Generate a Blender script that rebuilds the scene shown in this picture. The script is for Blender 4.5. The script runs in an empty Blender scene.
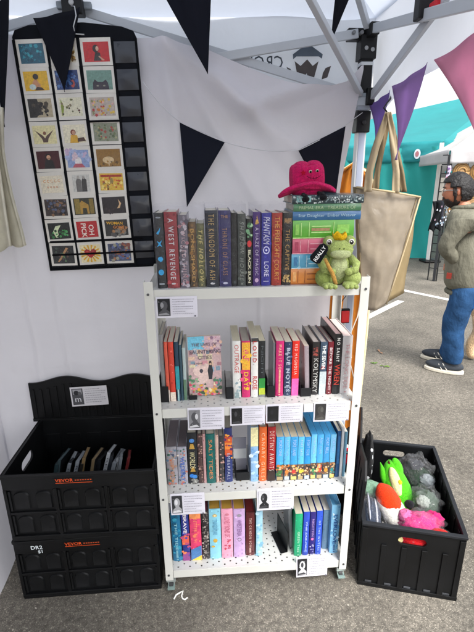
import bpy, bmesh, math, random
from mathutils import Vector, Matrix, noise
random.seed(7)
SC = bpy.context.scene
COL = SC.collection
rad = math.radians

# ------------------------------------------------------------------ camera
CAM = (-0.1562, -1.3762, 1.5994); YAW, PITCH, ROLL, F = 0.06323, 0.30669, -0.01077, 435.74
_fw = Vector((math.sin(YAW)*math.cos(PITCH), math.cos(YAW)*math.cos(PITCH), -math.sin(PITCH)))
_r = Vector((math.cos(YAW), -math.sin(YAW), 0)); _u = _r.cross(_fw)
_c, _s = math.cos(ROLL), math.sin(ROLL)
CR = _c*_r + _s*_u; CU = -_s*_r + _c*_u; CF = _fw
cam = bpy.data.objects.new('camera', bpy.data.cameras.new('camera')); COL.objects.link(cam)
Mx = Matrix((CR, CU, -CF)).transposed().to_4x4(); Mx.translation = Vector(CAM)
cam.matrix_world = Mx
cam.data.sensor_fit = 'HORIZONTAL'; cam.data.sensor_width = 36; cam.data.lens = F/474*36
cam.data.clip_start = 0.02; cam.data.clip_end = 2000
SC.camera = cam
# surveying helpers: where a sight line meets a real plane of the place
def ray(px, py): return CR*((px-237)/F) + CU*((316-py)/F) + CF
def pt(px, py, axis, val):
    o = Vector(CAM); d = ray(px, py); return o + d*((val-o[axis])/d[axis])
def ptn(px, py, p, n):
    o = Vector(CAM); d = ray(px, py); return o + d*((Vector(p)-o).dot(n)/d.dot(n))
def prj(p):
    v = Vector(p)-Vector(CAM); z = v.dot(CF); return 237+F*v.dot(CR)/z, 316-F*v.dot(CU)/z
def xat(px, y, z):
    a, b = -6.0, 9.0
    for _ in range(50):
        m = (a+b)/2
        if prj((m, y, z))[0] < px: a = m
        else: b = m
    return a
def zat(py, x, y):
    a, b = -1.0, 6.0
    for _ in range(50):
        m = (a+b)/2
        if prj((x, y, m))[1] > py: a = m
        else: b = m
    return a

# ------------------------------------------------------------------ light
SUN_EL, SUN_AZ = rad(52), rad(155)
W = bpy.data.worlds.new('World'); SC.world = W; W.use_nodes = True
wn = W.node_tree; wn.nodes.clear()
wo = wn.nodes.new('ShaderNodeOutputWorld'); bg = wn.nodes.new('ShaderNodeBackground')
sky = wn.nodes.new('ShaderNodeTexSky'); sky.sky_type = 'NISHITA'; sky.sun_disc = False
sky.sun_elevation = SUN_EL; sky.sun_rotation = SUN_AZ; sky.dust_density = 4; sky.air_density = 1.2
hs = wn.nodes.new('ShaderNodeHueSaturation'); hs.inputs['Saturation'].default_value = 0.22
wn.links.new(sky.outputs[0], hs.inputs['Color']); wn.links.new(hs.outputs[0], bg.inputs[0]); wn.links.new(bg.outputs[0], wo.inputs[0])
bg.inputs[1].default_value = 0.15
sl = bpy.data.lights.new('sun', 'SUN'); sl.energy = 1.5; sl.angle = rad(25); sl.color = (1, .97, .92)
so = bpy.data.objects.new('sun', sl); COL.objects.link(so)
sd = Vector((math.sin(SUN_AZ)*math.cos(SUN_EL), math.cos(SUN_AZ)*math.cos(SUN_EL), math.sin(SUN_EL)))
so.rotation_euler = (-sd).to_track_quat('-Z', 'Y').to_euler(); so.location = sd*20
SC.view_settings.view_transform = 'Standard'; SC.view_settings.look = 'None'; SC.view_settings.gamma = 1
SC.view_settings.use_curve_mapping = False
SC.view_settings.exposure = 1.25
SC.cycles.max_bounces = 8; SC.cycles.transparent_max_bounces = 24

# ------------------------------------------------------------------ materials
def hx(s):
    if not isinstance(s, str): return tuple(s)
    v = [int(s[i:i+2], 16)/255 for i in (0, 2, 4)]
    return tuple(x/12.92 if x <= .04045 else ((x+.055)/1.055)**2.4 for x in v)
MATS = {}
def nodes(name):
    m = bpy.data.materials.new(name); m.use_nodes = True; nt = m.node_tree
    return m, nt, nt.nodes['Principled BSDF']
def ink_mat(name, rough=.5, var=.12, scale=60, bump=0., bscale=300, sheen=0, coat=0, metallic=0, bdist=.001, spec=.5, stretch=None, trans=0):
    """base colour comes from the per-face colour attribute 'ink', broken up by fine procedural noise"""
    m, nt, b = nodes(name); N, L = nt.nodes, nt.links
    at = N.new('ShaderNodeAttribute'); at.attribute_name = 'ink'
    tc = N.new('ShaderNodeTexCoord'); mp = N.new('ShaderNodeMapping'); L.new(tc.outputs['Object'], mp.inputs[0])
    if stretch: mp.inputs['Scale'].default_value = stretch
    nz = N.new('ShaderNodeTexNoise'); nz.inputs['Scale'].default_value = scale; nz.inputs['Detail'].default_value = 6
    L.new(mp.outputs[0], nz.inputs['Vector'])
    mr = N.new('ShaderNodeMapRange'); mr.inputs['From Min'].default_value = .25; mr.inputs['From Max'].default_value = .75
    mr.inputs['To Min'].default_value = 1-var; mr.inputs['To Max'].default_value = 1+var
    L.new(nz.outputs[0], mr.inputs[0])
    mx = N.new('ShaderNodeVectorMath'); mx.operation = 'SCALE'
    L.new(at.outputs['Color'], mx.inputs[0]); L.new(mr.outputs[0], mx.inputs['Scale'])
    L.new(mx.outputs[0], b.inputs['Base Color'])
    r2 = N.new('ShaderNodeMapRange'); r2.inputs['To Min'].default_value = max(.02, rough-.12); r2.inputs['To Max'].default_value = min(1, rough+.12)
    L.new(nz.outputs[0], r2.inputs[0]); L.new(r2.outputs[0], b.inputs['Roughness'])
    b.inputs['Metallic'].default_value = metallic; b.inputs['Coat Weight'].default_value = coat
    b.inputs['Specular IOR Level'].default_value = spec
    if sheen: b.inputs['Sheen Weight'].default_value = sheen
    if bump:
        n2 = N.new('ShaderNodeTexNoise'); n2.inputs['Scale'].default_value = bscale; n2.inputs['Detail'].default_value = 5
        L.new(mp.outputs[0], n2.inputs['Vector'])
        bp = N.new('ShaderNodeBump'); bp.inputs['Strength'].default_value = bump; bp.inputs['Distance'].default_value = bdist
        L.new(n2.outputs[0], bp.inputs['Height']); L.new(bp.outputs[0], b.inputs['Normal'])
    if trans:
        out = N['Material Output']; t = N.new('ShaderNodeBsdfTranslucent'); L.new(mx.outputs[0], t.inputs[0])
        ms = N.new('ShaderNodeMixShader'); ms.inputs[0].default_value = trans
        L.new(b.outputs[0], ms.inputs[1]); L.new(t.outputs[0], ms.inputs[2]); L.new(ms.outputs[0], out.inputs[0])
    MATS[name] = m; return m
ink_mat('gloss_print', .32, .10, 45, .25, 60, coat=.35, bdist=.002)
ink_mat('paper', .85, .05, 40, .2, 500)
ink_mat('page_edges', .9, .18, 30, .5, 30, stretch=(60, 1, 1), bdist=.0006)
ink_mat('plush', .95, .28, 150, 1, 420, sheen=.08, bdist=.005, spec=.1)
ink_mat('cloth', .95, .10, 25, .5, 900, spec=.15, bdist=.0008)
ink_mat('canvas', .95, .14, 18, .5, 14, spec=.15, bdist=.01, trans=.25)
ink_mat('jacket_cloth', .85, .18, 10, .8, 26, spec=.2, bdist=.02, stretch=(1, 1, .45))
ink_mat('denim', .9, .42, 9, .9, 30, spec=.12, bdist=.012, stretch=(1, 1, .6))
ink_mat('hair', .55, .35, 120, .9, 60, bdist=.01, spec=.4)
ink_mat('skin', .55, .08, 30, .2, 200)
ink_mat('flag_cloth', .9, .08, 14, .5, 20, spec=.2, bdist=.004, trans=.15)
ink_mat('flag_sheer', .8, .08, 14, .5, 20, spec=.1, bdist=.004, trans=.7)
ink_mat('black_plastic', .46, .45, 7, .35, 420, bdist=.0006, spec=.3)
ink_mat('art_print', .45, .22, 150, .2, 60, coat=.2, bdist=.001)
ink_mat('powder_coat', .42, .04, 8, .1, 260)
ink_mat('steel', .4, .12, 12, .1, 100, metallic=.6)
ink_mat('white_cloth', .9, .05, 3, .35, 7, spec=.15, bdist=.02, trans=.35)
ink_mat('tent_skin', .75, .06, 2, .4, 3.5, spec=.25, bdist=.05, trans=.36)
ink_mat('foliage', .8, .3, 40, .3, 60)
ink_mat('wood', .6, .3, 20, .4, 60, stretch=(8, 8, 1))
ink_mat('fur', .95, .25, 60, 1, 120, sheen=.4, bdist=.01)
ink_mat('siding', .8, .08, 1, .2, 4)

def perforated():
    m, nt, b = nodes('perforated_tray'); N, L = nt.nodes, nt.links
    b.inputs['Base Color'].default_value = (.58, .58, .56, 1); b.inputs['Roughness'].default_value = .42
    tc = N.new('ShaderNodeTexCoord'); sp = N.new('ShaderNodeSeparateXYZ'); L.new(tc.outputs['Object'], sp.inputs[0])
    def mth(op, a, v=None, c=None):
        n = N.new('ShaderNodeMath'); n.operation = op
        for i, q in enumerate((a, v, c)):
            if q is None: continue
            if isinstance(q, (int, float)): n.inputs[i].default_value = q
            else: L.new(q, n.inputs[i])
        return n.outputs[0]
    P = .0235
    ix = mth('FLOOR', mth('DIVIDE', sp.outputs['X'], P))
    off = mth('MULTIPLY', mth('MODULO', mth('ABSOLUTE', ix), 2), .5)
    fx = mth('SUBTRACT', mth('FRACT', mth('DIVIDE', sp.outputs['X'], P)), .5)
    fy = mth('SUBTRACT', mth('FRACT', mth('ADD', mth('DIVIDE', sp.outputs['Y'], P*1.25), off)), .5)
    d = mth('SQRT', mth('ADD', mth('MULTIPLY', fx, fx), mth('MULTIPLY', mth('MULTIPLY', fy, fy), 1.5)))
    hole = mth('LESS_THAN', d, .15)
    tr = N.new('ShaderNodeBsdfTransparent'); ms = N.new('ShaderNodeMixShader')
    L.new(hole, ms.inputs[0]); L.new(b.outputs[0], ms.inputs[1]); L.new(tr.outputs[0], ms.inputs[2])
    L.new(ms.outputs[0], N['Material Output'].inputs[0]); MATS['perforated_tray'] = m
perforated()
def clear_wrap(name, alpha, rough, scale):
    m, nt, b = nodes(name); N, L = nt.nodes, nt.links
    tr = N.new('ShaderNodeBsdfTransparent'); tr.inputs[0].default_value = (.97, .97, .98, 1)
    gl = N.new('ShaderNodeBsdfGlossy'); gl.inputs['Roughness'].default_value = rough
    df = N.new('ShaderNodeBsdfDiffuse'); df.inputs[0].default_value = (.85, .86, .88, 1)
    nz = N.new('ShaderNodeTexNoise'); nz.inputs['Scale'].default_value = scale; nz.inputs['Detail'].default_value = 4
    tc = N.new('ShaderNodeTexCoord'); L.new(tc.outputs['Object'], nz.inputs['Vector'])
    bp = N.new('ShaderNodeBump'); bp.inputs['Strength'].default_value = 1; bp.inputs['Distance'].default_value = .02
    L.new(nz.outputs[0], bp.inputs['Height']); L.new(bp.outputs[0], gl.inputs['Normal'])
    lw = N.new('ShaderNodeLayerWeight'); lw.inputs[0].default_value = .35
    mr = N.new('ShaderNodeMapRange'); mr.inputs['To Min'].default_value = alpha; mr.inputs['To Max'].default_value = min(.8, alpha*9)
    L.new(bp.outputs[0], lw.inputs['Normal']); L.new(lw.outputs['Facing'], mr.inputs[0])
    m1 = N.new('ShaderNodeMixShader'); m1.inputs[0].default_value = .22
    L.new(gl.outputs[0], m1.inputs[1]); L.new(df.outputs[0], m1.inputs[2])
    m2 = N.new('ShaderNodeMixShader'); L.new(mr.outputs[0], m2.inputs[0]); L.new(tr.outputs[0], m2.inputs[1]); L.new(m1.outputs[0], m2.inputs[2])
    L.new(m2.outputs[0], N['Material Output'].inputs[0]); MATS[name] = m
clear_wrap('clear_wrap', .025, .10, 70)
clear_wrap('clear_film', .015, .08, 22)
clear_wrap('clear_sleeve', .012, .35, 9)
def asphalt():
    m, nt, b = nodes('asphalt'); N, L = nt.nodes, nt.links
    tc = N.new('ShaderNodeTexCoord')
    v = N.new('ShaderNodeTexVoronoi'); v.inputs['Scale'].default_value = 300; L.new(tc.outputs['Object'], v.inputs['Vector'])
    cr = N.new('ShaderNodeValToRGB'); e = cr.color_ramp.elements
    e[0].position = 0; e[0].color = (.085, .077, .064, 1); e[1].position = 1; e[1].color = (.31, .28, .23, 1)
    for p, c in ((.45, (.118, .106, .088, 1)), (.8, (.15, .135, .112, 1)), (.93, (.19, .172, .142, 1))):
        q = cr.color_ramp.elements.new(p); q.color = c
    sx = N.new('ShaderNodeSeparateColor'); L.new(v.outputs['Color'], sx.inputs[0]); L.new(sx.outputs[0], cr.inputs[0])
    nz = N.new('ShaderNodeTexNoise'); nz.inputs['Scale'].default_value = 2.2; nz.inputs['Detail'].default_value = 8; L.new(tc.outputs['Object'], nz.inputs['Vector'])
    n3 = N.new('ShaderNodeTexNoise'); n3.inputs['Scale'].default_value = 45; n3.inputs['Detail'].default_value = 5; L.new(tc.outputs['Object'], n3.inputs['Vector'])
    mr = N.new('ShaderNodeMapRange'); mr.inputs['From Min'].default_value = .3; mr.inputs['From Max'].default_value = .7; mr.inputs['To Min'].default_value = .68; mr.inputs['To Max'].default_value = 1.3
    L.new(nz.outputs[0], mr.inputs[0])
    m3 = N.new('ShaderNodeMapRange'); m3.inputs['From Min'].default_value = .3; m3.inputs['From Max'].default_value = .7; m3.inputs['To Min'].default_value = .7; m3.inputs['To Max'].default_value = 1.35
    L.new(n3.outputs[0], m3.inputs[0])
    mm = N.new('ShaderNodeMath'); mm.operation = 'MULTIPLY'; L.new(mr.outputs[0], mm.inputs[0]); L.new(m3.outputs[0], mm.inputs[1])
    sc = N.new('ShaderNodeVectorMath'); sc.operation = 'SCALE'; L.new(cr.outputs[0], sc.inputs[0]); L.new(mm.outputs[0], sc.inputs['Scale'])
    # sparse pale grit
    v2 = N.new('ShaderNodeTexVoronoi'); v2.inputs['Scale'].default_value = 26; L.new(tc.outputs['Object'], v2.inputs['Vector'])
    lt = N.new('ShaderNodeMath'); lt.operation = 'LESS_THAN'; lt.inputs[1].default_value = .085; L.new(v2.outputs['Distance'], lt.inputs[0])
    s2 = N.new('ShaderNodeSeparateColor'); L.new(v2.outputs['Color'], s2.inputs[0])
    gt = N.new('ShaderNodeMath'); gt.operation = 'GREATER_THAN'; gt.inputs[1].default_value = .72; L.new(s2.outputs[1], gt.inputs[0])
    an = N.new('ShaderNodeMath'); an.operation = 'MULTIPLY'; L.new(lt.outputs[0], an.inputs[0]); L.new(gt.outputs[0], an.inputs[1])
    mx = N.new('ShaderNodeMix'); mx.data_type = 'RGBA'; L.new(an.outputs[0], mx.inputs[0]); L.new(sc.outputs[0], mx.inputs[6]); mx.inputs[7].default_value = (.42, .39, .33, 1)
    L.new(mx.outputs[2], b.inputs['Base Color']); b.inputs['Roughness'].default_value = .9
    bp = N.new('ShaderNodeBump'); bp.inputs['Strength'].default_value = .45; bp.inputs['Distance'].default_value = .002
    L.new(v.outputs['Distance'], bp.inputs['Height']); L.new(bp.outputs[0], b.inputs['Normal'])
    MATS['asphalt'] = m
asphalt()

# ------------------------------------------------------------------ mesh builder
I4 = Matrix.Identity(4)
class MB:
    def __init__(s, c='808080'): s.v = []; s.f = []; s.c = []; s.col = hx(c); s.M = I4.copy()
    def add(s, vs, fs, c=None):
        o = len(s.v); s.v += [s.M @ Vector(v) for v in vs]
        cc = hx(c) if c is not None else s.col
        for f in fs: s.f.append([i+o for i in f]); s.c.append(cc)
        return s
    def box(s, x0, x1, y0, y1, z0, z1, c=None):
        return s.add([(x0,y0,z0),(x1,y0,z0),(x1,y1,z0),(x0,y1,z0),(x0,y0,z1),(x1,y0,z1),(x1,y1,z1),(x0,y1,z1)],
                     [(3,2,1,0),(4,5,6,7),(0,1,5,4),(1,2,6,5),(2,3,7,6),(3,0,4,7)], c)
    def frame(s, a, b):
        a = Vector(a); b = Vector(b); z = (b-a).normalized(); x = z.orthogonal().normalized()
        if abs(z.z) < .95: x = Vector((0,0,1)).cross(z).normalized()
        return a, z, x, z.cross(x)
    def bar(s, a, b, w, h, c=None):
        A, z, x, y = s.frame(a, b); B = Vector(b); vs = []
        for P in (A, B):
            for i, j in ((-1,-1),(1,-1),(1,1),(-1,1)): vs.append(P + x*i*w/2 + y*j*h/2)
        return s.add(vs, [(3,2,1,0),(4,5,6,7),(0,1,5,4),(1,2,6,5),(2,3,7,6),(3,0,4,7)], c)
    def tube(s, pts, r, n=8, c=None, cap=True):
        pts = [Vector(p) for p in pts]; rs = r if isinstance(r, (list, tuple)) else [r]*len(pts)
        vs = []; fs = []; px = None
        for i, p in enumerate(pts):
            t = (pts[min(i+1, len(pts)-1)] - pts[max(i-1, 0)]).normalized()
            x = t.orthogonal().normalized() if px is None else (px - t*px.dot(t)).normalized()
            px = x; y = t.cross(x)
            for k in range(n):
                a = 2*math.pi*k/n; vs.append(p + (x*math.cos(a)+y*math.sin(a))*rs[i])
        for i in range(len(pts)-1):
            for k in range(n):
                fs.append((i*n+k, i*n+(k+1)%n, (i+1)*n+(k+1)%n, (i+1)*n+k))
        if cap: fs.append(tuple(range(n-1, -1, -1))); fs.append(tuple((len(pts)-1)*n+k for k in range(n)))
        return s.add(vs, fs, c)
    def ball(s, cen, r, nu=16, nv=10, c=None, fn=None, M=None):
        cen = Vector(cen); r = (r, r, r) if isinstance(r, (int, float)) else r; vs = []; fs = []
        for j in range(nv+1):
            t = math.pi*j/nv
            for i in range(nu):
                a = 2*math.pi*i/nu
                d = Vector((math.sin(t)*math.cos(a), math.sin(t)*math.sin(a), math.cos(t)))
                k = fn(d) if fn else 1
                if isinstance(k, Vector): d = k; k = 1
                q = Vector((d.x*r[0], d.y*r[1], d.z*r[2]))*k
                if M: q = M @ q
                vs.append(cen + q)
        for j in range(nv):
            for i in range(nu):
                fs.append((j*nu+i, (j+1)*nu+i, (j+1)*nu+(i+1)%nu, j*nu+(i+1)%nu))
        return s.add(vs, fs, c)
    def prism(s, pts, o, ux, uy, t, c=None):
        """2-D outline (ccw) in plane o+ux*a+uy*b, extruded by vector t"""
        o, ux, uy, t = Vector(o), Vector(ux), Vector(uy), Vector(t); n = len(pts)
        vs = [o+ux*a+uy*b for a, b in pts]; vs += [v+t for v in vs]
        fs = [tuple(range(n)), tuple(range(2*n-1, n-1, -1))] + [(i, i+n, (i+1)%n+n, (i+1)%n) for i in range(n)]
        return s.add(vs, fs, c)
    def grid(s, fn, nu, nv, c=None):
        vs = [fn(i/nu, j/nv) for j in range(nv+1) for i in range(nu+1)]
        fs = [(j*(nu+1)+i, j*(nu+1)+i+1, (j+1)*(nu+1)+i+1, (j+1)*(nu+1)+i) for j in range(nv) for i in range(nu)]
        return s.add(vs, fs, c)
    def holed(s, w, h, t, hole, c=None, n=28):
        """plate in x(0..w) z(0..h), thickness y 0..t with a rounded slot (cx,cz,hw,hh)"""
        cx, cz, hw, hh = hole; ins = []; out = []
        rr = min(hw, hh)
        for k in range(n):
            a = 2*math.pi*(k+.5)/n; ca, sa = math.cos(a), math.sin(a)
            sx = (hw-rr)*(1 if ca > 0 else -1); sz = (hh-rr)*(1 if sa > 0 else -1)
            ins.append((cx+sx+rr*ca, cz+sz+rr*sa))
            # matching point on rectangle border
            dx, dz = ins[-1][0]-cx, ins[-1][1]-cz
            ks = []
            if abs(dx) > 1e-9: ks.append(((w if dx > 0 else 0)-cx)/dx)
            if abs(dz) > 1e-9: ks.append(((h if dz > 0 else 0)-cz)/dz)
            kk = min(q for q in ks if q > 0); out.append((cx+dx*kk, cz+dz*kk))
        # snap nearest points to the corners
        for cxx, czz in ((0,0),(w,0),(w,h),(0,h)):
            i = min(range(n), key=lambda q: (out[q][0]-cxx)**2+(out[q][1]-czz)**2); out[i] = (cxx, czz)
        vs = []
        for y in (0, t):
            vs += [(a, y, b) for a, b in ins]; vs += [(a, y, b) for a, b in out]
        fs = []
        for k in range(n):
            l = (k+1) % n
            fs += [(k, l, n+l, n+k), (2*n+l, 2*n+k, 3*n+k, 3*n+l), (l, k, 2*n+k, 2*n+l), (n+k, n+l, 3*n+l, 3*n+k)]
        return s.add(vs, fs, c)
    def text(s, txt, o, ux, uy, size, c=None, align='CENTER', t=.0004, squash=1):
        vs, fs = text_geo(txt, align, .012 if size < .03 else 0)
        o, ux, uy = Vector(o), Vector(ux).normalized(), Vector(uy).normalized(); n = ux.cross(uy)
        return s.add([o + ux*v[0]*size*squash + uy*v[1]*size + n*t for v in vs], fs, c)
    def build(s, name, mat, parent=None, smooth=False, bevel=0, subsurf=0, loc=None, solid=0, sharp=35, weld=False):
        me = bpy.data.meshes.new(name); me.from_pydata([tuple(v) for v in s.v], [], s.f); me.update()
        ca = me.color_attributes.new('ink', 'FLOAT_COLOR', 'CORNER'); i = 0; data = []
        for p, c in zip(me.polygons, s.c): data += [c[0], c[1], c[2], 1.0]*p.loop_total
        ca.data.foreach_set('color', data)
        me.materials.append(MATS[mat] if isinstance(mat, str) else mat)
        o = bpy.data.objects.new(name, me); COL.objects.link(o)
        if parent: o.parent = parent
        if loc: o.location = loc
        if smooth:
            for p in me.polygons: p.use_smooth = True
            if not subsurf and smooth != 'all':
                me.set_sharp_from_angle(angle=rad(sharp))
        if weld: w = o.modifiers.new('w', 'WELD'); w.merge_threshold = .0002
        if solid: q = o.modifiers.new('s', 'SOLIDIFY'); q.thickness = solid
        if bevel:
            q = o.modifiers.new('b', 'BEVEL'); q.width = bevel; q.segments = 2; q.limit_method = 'ANGLE'; q.angle_limit = rad(40)
        if subsurf: q = o.modifiers.new('ss', 'SUBSURF'); q.levels = subsurf; q.render_levels = subsurf
        return o
_TX = {}
def text_geo(txt, align='CENTER', off=0, shear=0, space=1):
    k = (txt, align, off, shear, space)
    if k not in _TX:
        cu = bpy.data.curves.new('t', 'FONT'); cu.body = txt; cu.align_x = align; cu.align_y = 'CENTER'; cu.resolution_u = 2; cu.offset = off; cu.shear = shear; cu.space_character = space
        ob = bpy.data.objects.new('t', cu); me = bpy.data.meshes.new_from_object(ob)
        _TX[k] = ([tuple(v.co) for v in me.vertices], [tuple(p.vertices) for p in me.polygons])
        bpy.data.objects.remove(ob); bpy.data.meshes.remove(me)
    return _TX[k]
def tag(o, label=None, cat=None, group=None, kind=None):
    if label: o['label'] = label
    if cat: o['category'] = cat
    if group: o['group'] = group
    if kind: o['kind'] = kind
    return o
def thing(name, label, cat, loc=(0,0,0), rz=0, group=None):
    o = bpy.data.objects.new(name, None); COL.objects.link(o); o.location = loc; o.rotation_euler = (0, 0, rz)
    o.empty_display_size = .05
    return tag(o, label, cat, group)
def draw(mb, art, o, ux, uy, w, h, lift=.0003):
    """flat printed artwork in unit coordinates on a card of size w x h"""
    o, ux, uy = Vector(o), Vector(ux).normalized(), Vector(uy).normalized(); n = ux.cross(uy)
    for k, a in enumerate(art):
        oo = o + n*lift*(1+k*.35); kind = a[0]
        def P(x, y): return oo + ux*x*w + uy*y*h
        if kind == 'r':
            _, x0, y0, x1, y1, c = a; mb.add([P(x0,y0), P(x1,y0), P(x1,y1), P(x0,y1)], [(0,1,2,3)], c)
        elif kind == 'e':
            _, x, y, rx, ry, c = a; q = [P(x+rx*math.cos(i*math.pi/7), y+ry*math.sin(i*math.pi/7)) for i in range(14)]
            mb.add(q, [tuple(range(14))], c)
        elif kind == 'p':
            _, ps, c = a; mb.add([P(x, y) for x, y in ps], [tuple(range(len(ps)))], c)
        elif kind == 't':
            _, txt, x, y, sz, c = a[:6]; rot = a[6] if len(a) > 6 else 0
            u2 = ux*math.cos(rot)+uy*math.sin(rot); v2 = -ux*math.sin(rot)+uy*math.cos(rot)
            mb.text(txt, P(x, y), u2, v2, sz*h, c, t=0)
        elif kind == 's':   # scatter of small dabs
            _, x0, y0, x1, y1, cnt, rr, cols, seed = a; R = random.Random(seed)
            for i in range(cnt):
                x = R.uniform(x0, x1); y = R.uniform(y0, y1); r = rr*R.uniform(.5, 1.3); m = R.randint(3, 6); a0 = R.uniform(0, 6)
                mb.add([P(x+r*math.cos(a0+j*2*math.pi/m), y+r*w/h*math.sin(a0+j*2*math.pi/m)) + n*lift*.02*i for j in range(m)], [tuple(range(m))], R.choice(cols))

# ================================================================== SETTING
g = MB('808080'); g.add([(-400,-400,0),(400,-400,0),(400,400,0),(-400,400,0)], [(0,1,2,3)])
tag(g.build('ground', 'asphalt'), kind='structure')
def ground_line(name, a, b, w):
    a, b = Vector(a), Vector(b); d = (b-a).normalized(); n = Vector((-d.y, d.x, 0))*w/2; m = MB('c8c6c0')
    N = 60; vs = []
    for i in range(N+1):
        p = a+(b-a)*i/N
        for sgn in (1, -1): vs.append(p + n*sgn*(1+.06*noise.noise(p*9+Vector((sgn*5,0,0)))) + Vector((0,0,.004)))
    m.add(vs, [(2*i, 2*i+1, 2*i+3, 2*i+2) for i in range(N)])
    return tag(m.build(name, 'paper'), kind='structure')
ground_line('painted_line', pt(352,325,2,0), pt(401,301,2,0), .09)
ground_line('painted_line', pt(398,281,2,0)-Vector((1.2,-.9,0)), pt(474,316,2,0)+Vector((2.2,-2.4,0)), .10)
# small white chalk squiggle near the caster
m = MB('e6e6e2')
def squig(ptsx):
    P = [pt(x, y, 2, .002) for x, y in ptsx]
    m.tube(P, .003, 5)
squig([(174,599),(176,595),(180,592.5),(183,591),(181.5,596),(182.5,598.5),(185,599.5),(187.5,597.5)]) 
m.build('chalk_mark', 'paper'); tag(bpy.data.objects['chalk_mark'], 'small white squiggle on the asphalt by the left caster of the shelf', 'chalk mark')

# ------------------------------------------------------------------ our canopy tent
PX, PY = .46, .46
tent = thing('canopy_tent', 'white pop-up canopy overhead with pale grey scissor frame and corner leg', 'canopy tent', (PX, PY, 0))
def L(p): return Vector(p) - Vector((PX, PY, 0))
GREY = 'b9bec4'
m = MB('d2d4d6'); m.box(-.018,.018,-.018,.018,0.02,1.9); m.box(-.012,.012,-.0195,-.018,.05,1.88,'a8b0c4'); m.box(-.05,.05,-.05,.05,0,.02,'303030')
m.build('leg', 'powder_coat', tent, bevel=.003)
for qx, qy in ((-2.9,0),(-2.9,-2.9),(0,-2.9)):
    m = MB('d2d4d6'); m.box(qx-.018,qx+.018,qy-.018,qy+.018,0,2.1); m.build('leg', 'powder_coat', tent)
# black corner joint, sleeve and slider
m = MB('141416')
m.box(-.03,.03,-.03,.03,2.02,2.10); m.box(-.022,.022,-.022,.022,1.9,2.03)
m.box(-.075,.03,-.012,.02,2.085,2.125); m.box(-.012,.02,-.075,.03,2.088,2.128)
for a in (-.06,-.03,.01): m.tube([(a,-.035,2.105),(a,.0,2.105)], .007, 8, '77797c')
m.tube([(-.01,-.034,2.055),(-.01,-.03,2.055)], .008, 8, 'a0a2a4'); m.tube([(.014,-.034,2.05),(.014,-.03,2.05)], .008, 8, 'a0a2a4')
m.build('corner_joint', 'black_plastic', tent, bevel=.003)
m = MB('9fa8b2'); m.box(-.026,.026,-.026,.026,1.845,1.905); m.box(-.03,.03,-.03,-.026,1.86,1.89,'b4bcc4'); m.box(-.0235,.0235,-.0235,.0235,2.0,2.012,'c8ccd0')
m.build('slider', 'powder_coat', tent, bevel=.003)
m = MB('121214'); m.box(-.027,.027,-.029,.027,1.765,1.842); m.box(-.04,-.02,-.04,.0,1.9,1.95); m.box(.0,.03,-.05,-.03,1.86,1.92); m.tube([(.0,-.036,1.8),(.0,-.03,1.8)], .009, 10, '2a2a2c')
m.build('slider_catch', 'black_plastic', tent, bevel=.004)
def truss(a, b, w=.014, h=.03, c=GREY):
    q = MB(c); q.bar(L(a), L(b), w, h); q.build('truss_bar', 'powder_coat', tent, bevel=.002)
yb = .445
truss((.42,yb,2.105), (-.60,yb,1.945)); truss((.44,yb+.02,1.90), (-.60,yb+.02,2.178)); truss((-.60,yb+.005,2.178), (-1.4,yb+.005,1.98)); truss((-.6,yb+.02,1.945), (-1.5,yb+.02,2.16))
xr = .46
truss((xr,.43,2.115), (xr,-.95,1.83)); truss((xr+.02,.44,1.885), (xr+.02,-.95,2.31)); 
truss((.44,.43,1.90), (-.15,-.25,2.33), .02, .02); truss((.445,.42,2.12), (.1,.02,2.5), .02, .024)
truss((.1,.02,2.5), (-.99,-.99,2.85), .02, .024)
q = MB('151517'); q.box(-.02,.03,-.48,-.44,2.015,2.075); q.box(.0,.025,-.53,-.49,2.02,2.045,'b3202a')
q.build('pivot_joint', 'black_plastic', tent, bevel=.004)
q = MB('151517'); p = L((-.60,yb-.01,2.178)); q.box(p.x-.035,p.x+.035,p.y-.035,p.y+.01,p.z-.035,p.z+.05); q.box(p.x-.06,p.x+.06,p.y-.006,p.y+.012,p.z-.01,p.z+.06,'8f979f'); q.tube([p+Vector((.0,-.04,.0)), p+Vector((0,-.03,0))], .01, 8, 'c2c4c6')
q.build('pivot_joint', 'black_plastic', tent, bevel=.004)
# roof skin
x0, x1, y0, y1, ze, zp = -2.96, .05, -2.96, .05, 2.17, 2.92
cx, cy = (x0+x1)/2, (y0+y1)/2
q = MB('cfd6e2')
for (a, b) in (((x0,y1),(x1,y1)), ((x1,y1),(x1,y0)), ((x1,y0),(x0,y0)), ((x0,y0),(x0,y1))):
    A = Vector((*a, ze)); B = Vector((*b, ze)); C = Vector((cx, cy, zp))
    def fn(u, v, A=A, B=B, C=C):
        p = (A.lerp(B, u)).lerp(C, v); p.z -= .10*math.sin(math.pi*min(1, v*1.2))*math.sin(math.pi*u) + .01*noise.noise(p*4); return p
    q.grid(fn, 24, 16)
q.build('roof_fabric', 'tent_skin', tent, smooth='all')
# valances on the four sides
for k, (a, b) in enumerate((((x0,y1),(x1,y1)), ((x1,y1),(x1,y0)), ((x1,y0),(x0,y0)), ((x0,y0),(x0,y1)))):
    A = Vector((*a, ze+.035)); B = Vector((*b, ze+.035)); nn = Vector((B.y-A.y, A.x-B.x, 0)).normalized()
    drop = (.385, .385, .30, .30)[k]
    def fn(u, v, A=A, B=B, nn=nn, drop=drop, k=k):
        p = A.lerp(B, u); p.z -= drop*v; p -= nn*(.012*math.sin(u*34+k)*v + .015*noise.noise(p*3))
        if k == 1: p.z += v*(.09*min(1, u*5) - .004*math.sin(u*40))
        return p
    q = MB('e6eaf2'); q.grid(fn, 60, 8); vo = q.build('valance', 'tent_skin', tent, smooth='all')
    if k == 0: vback = vo
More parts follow.
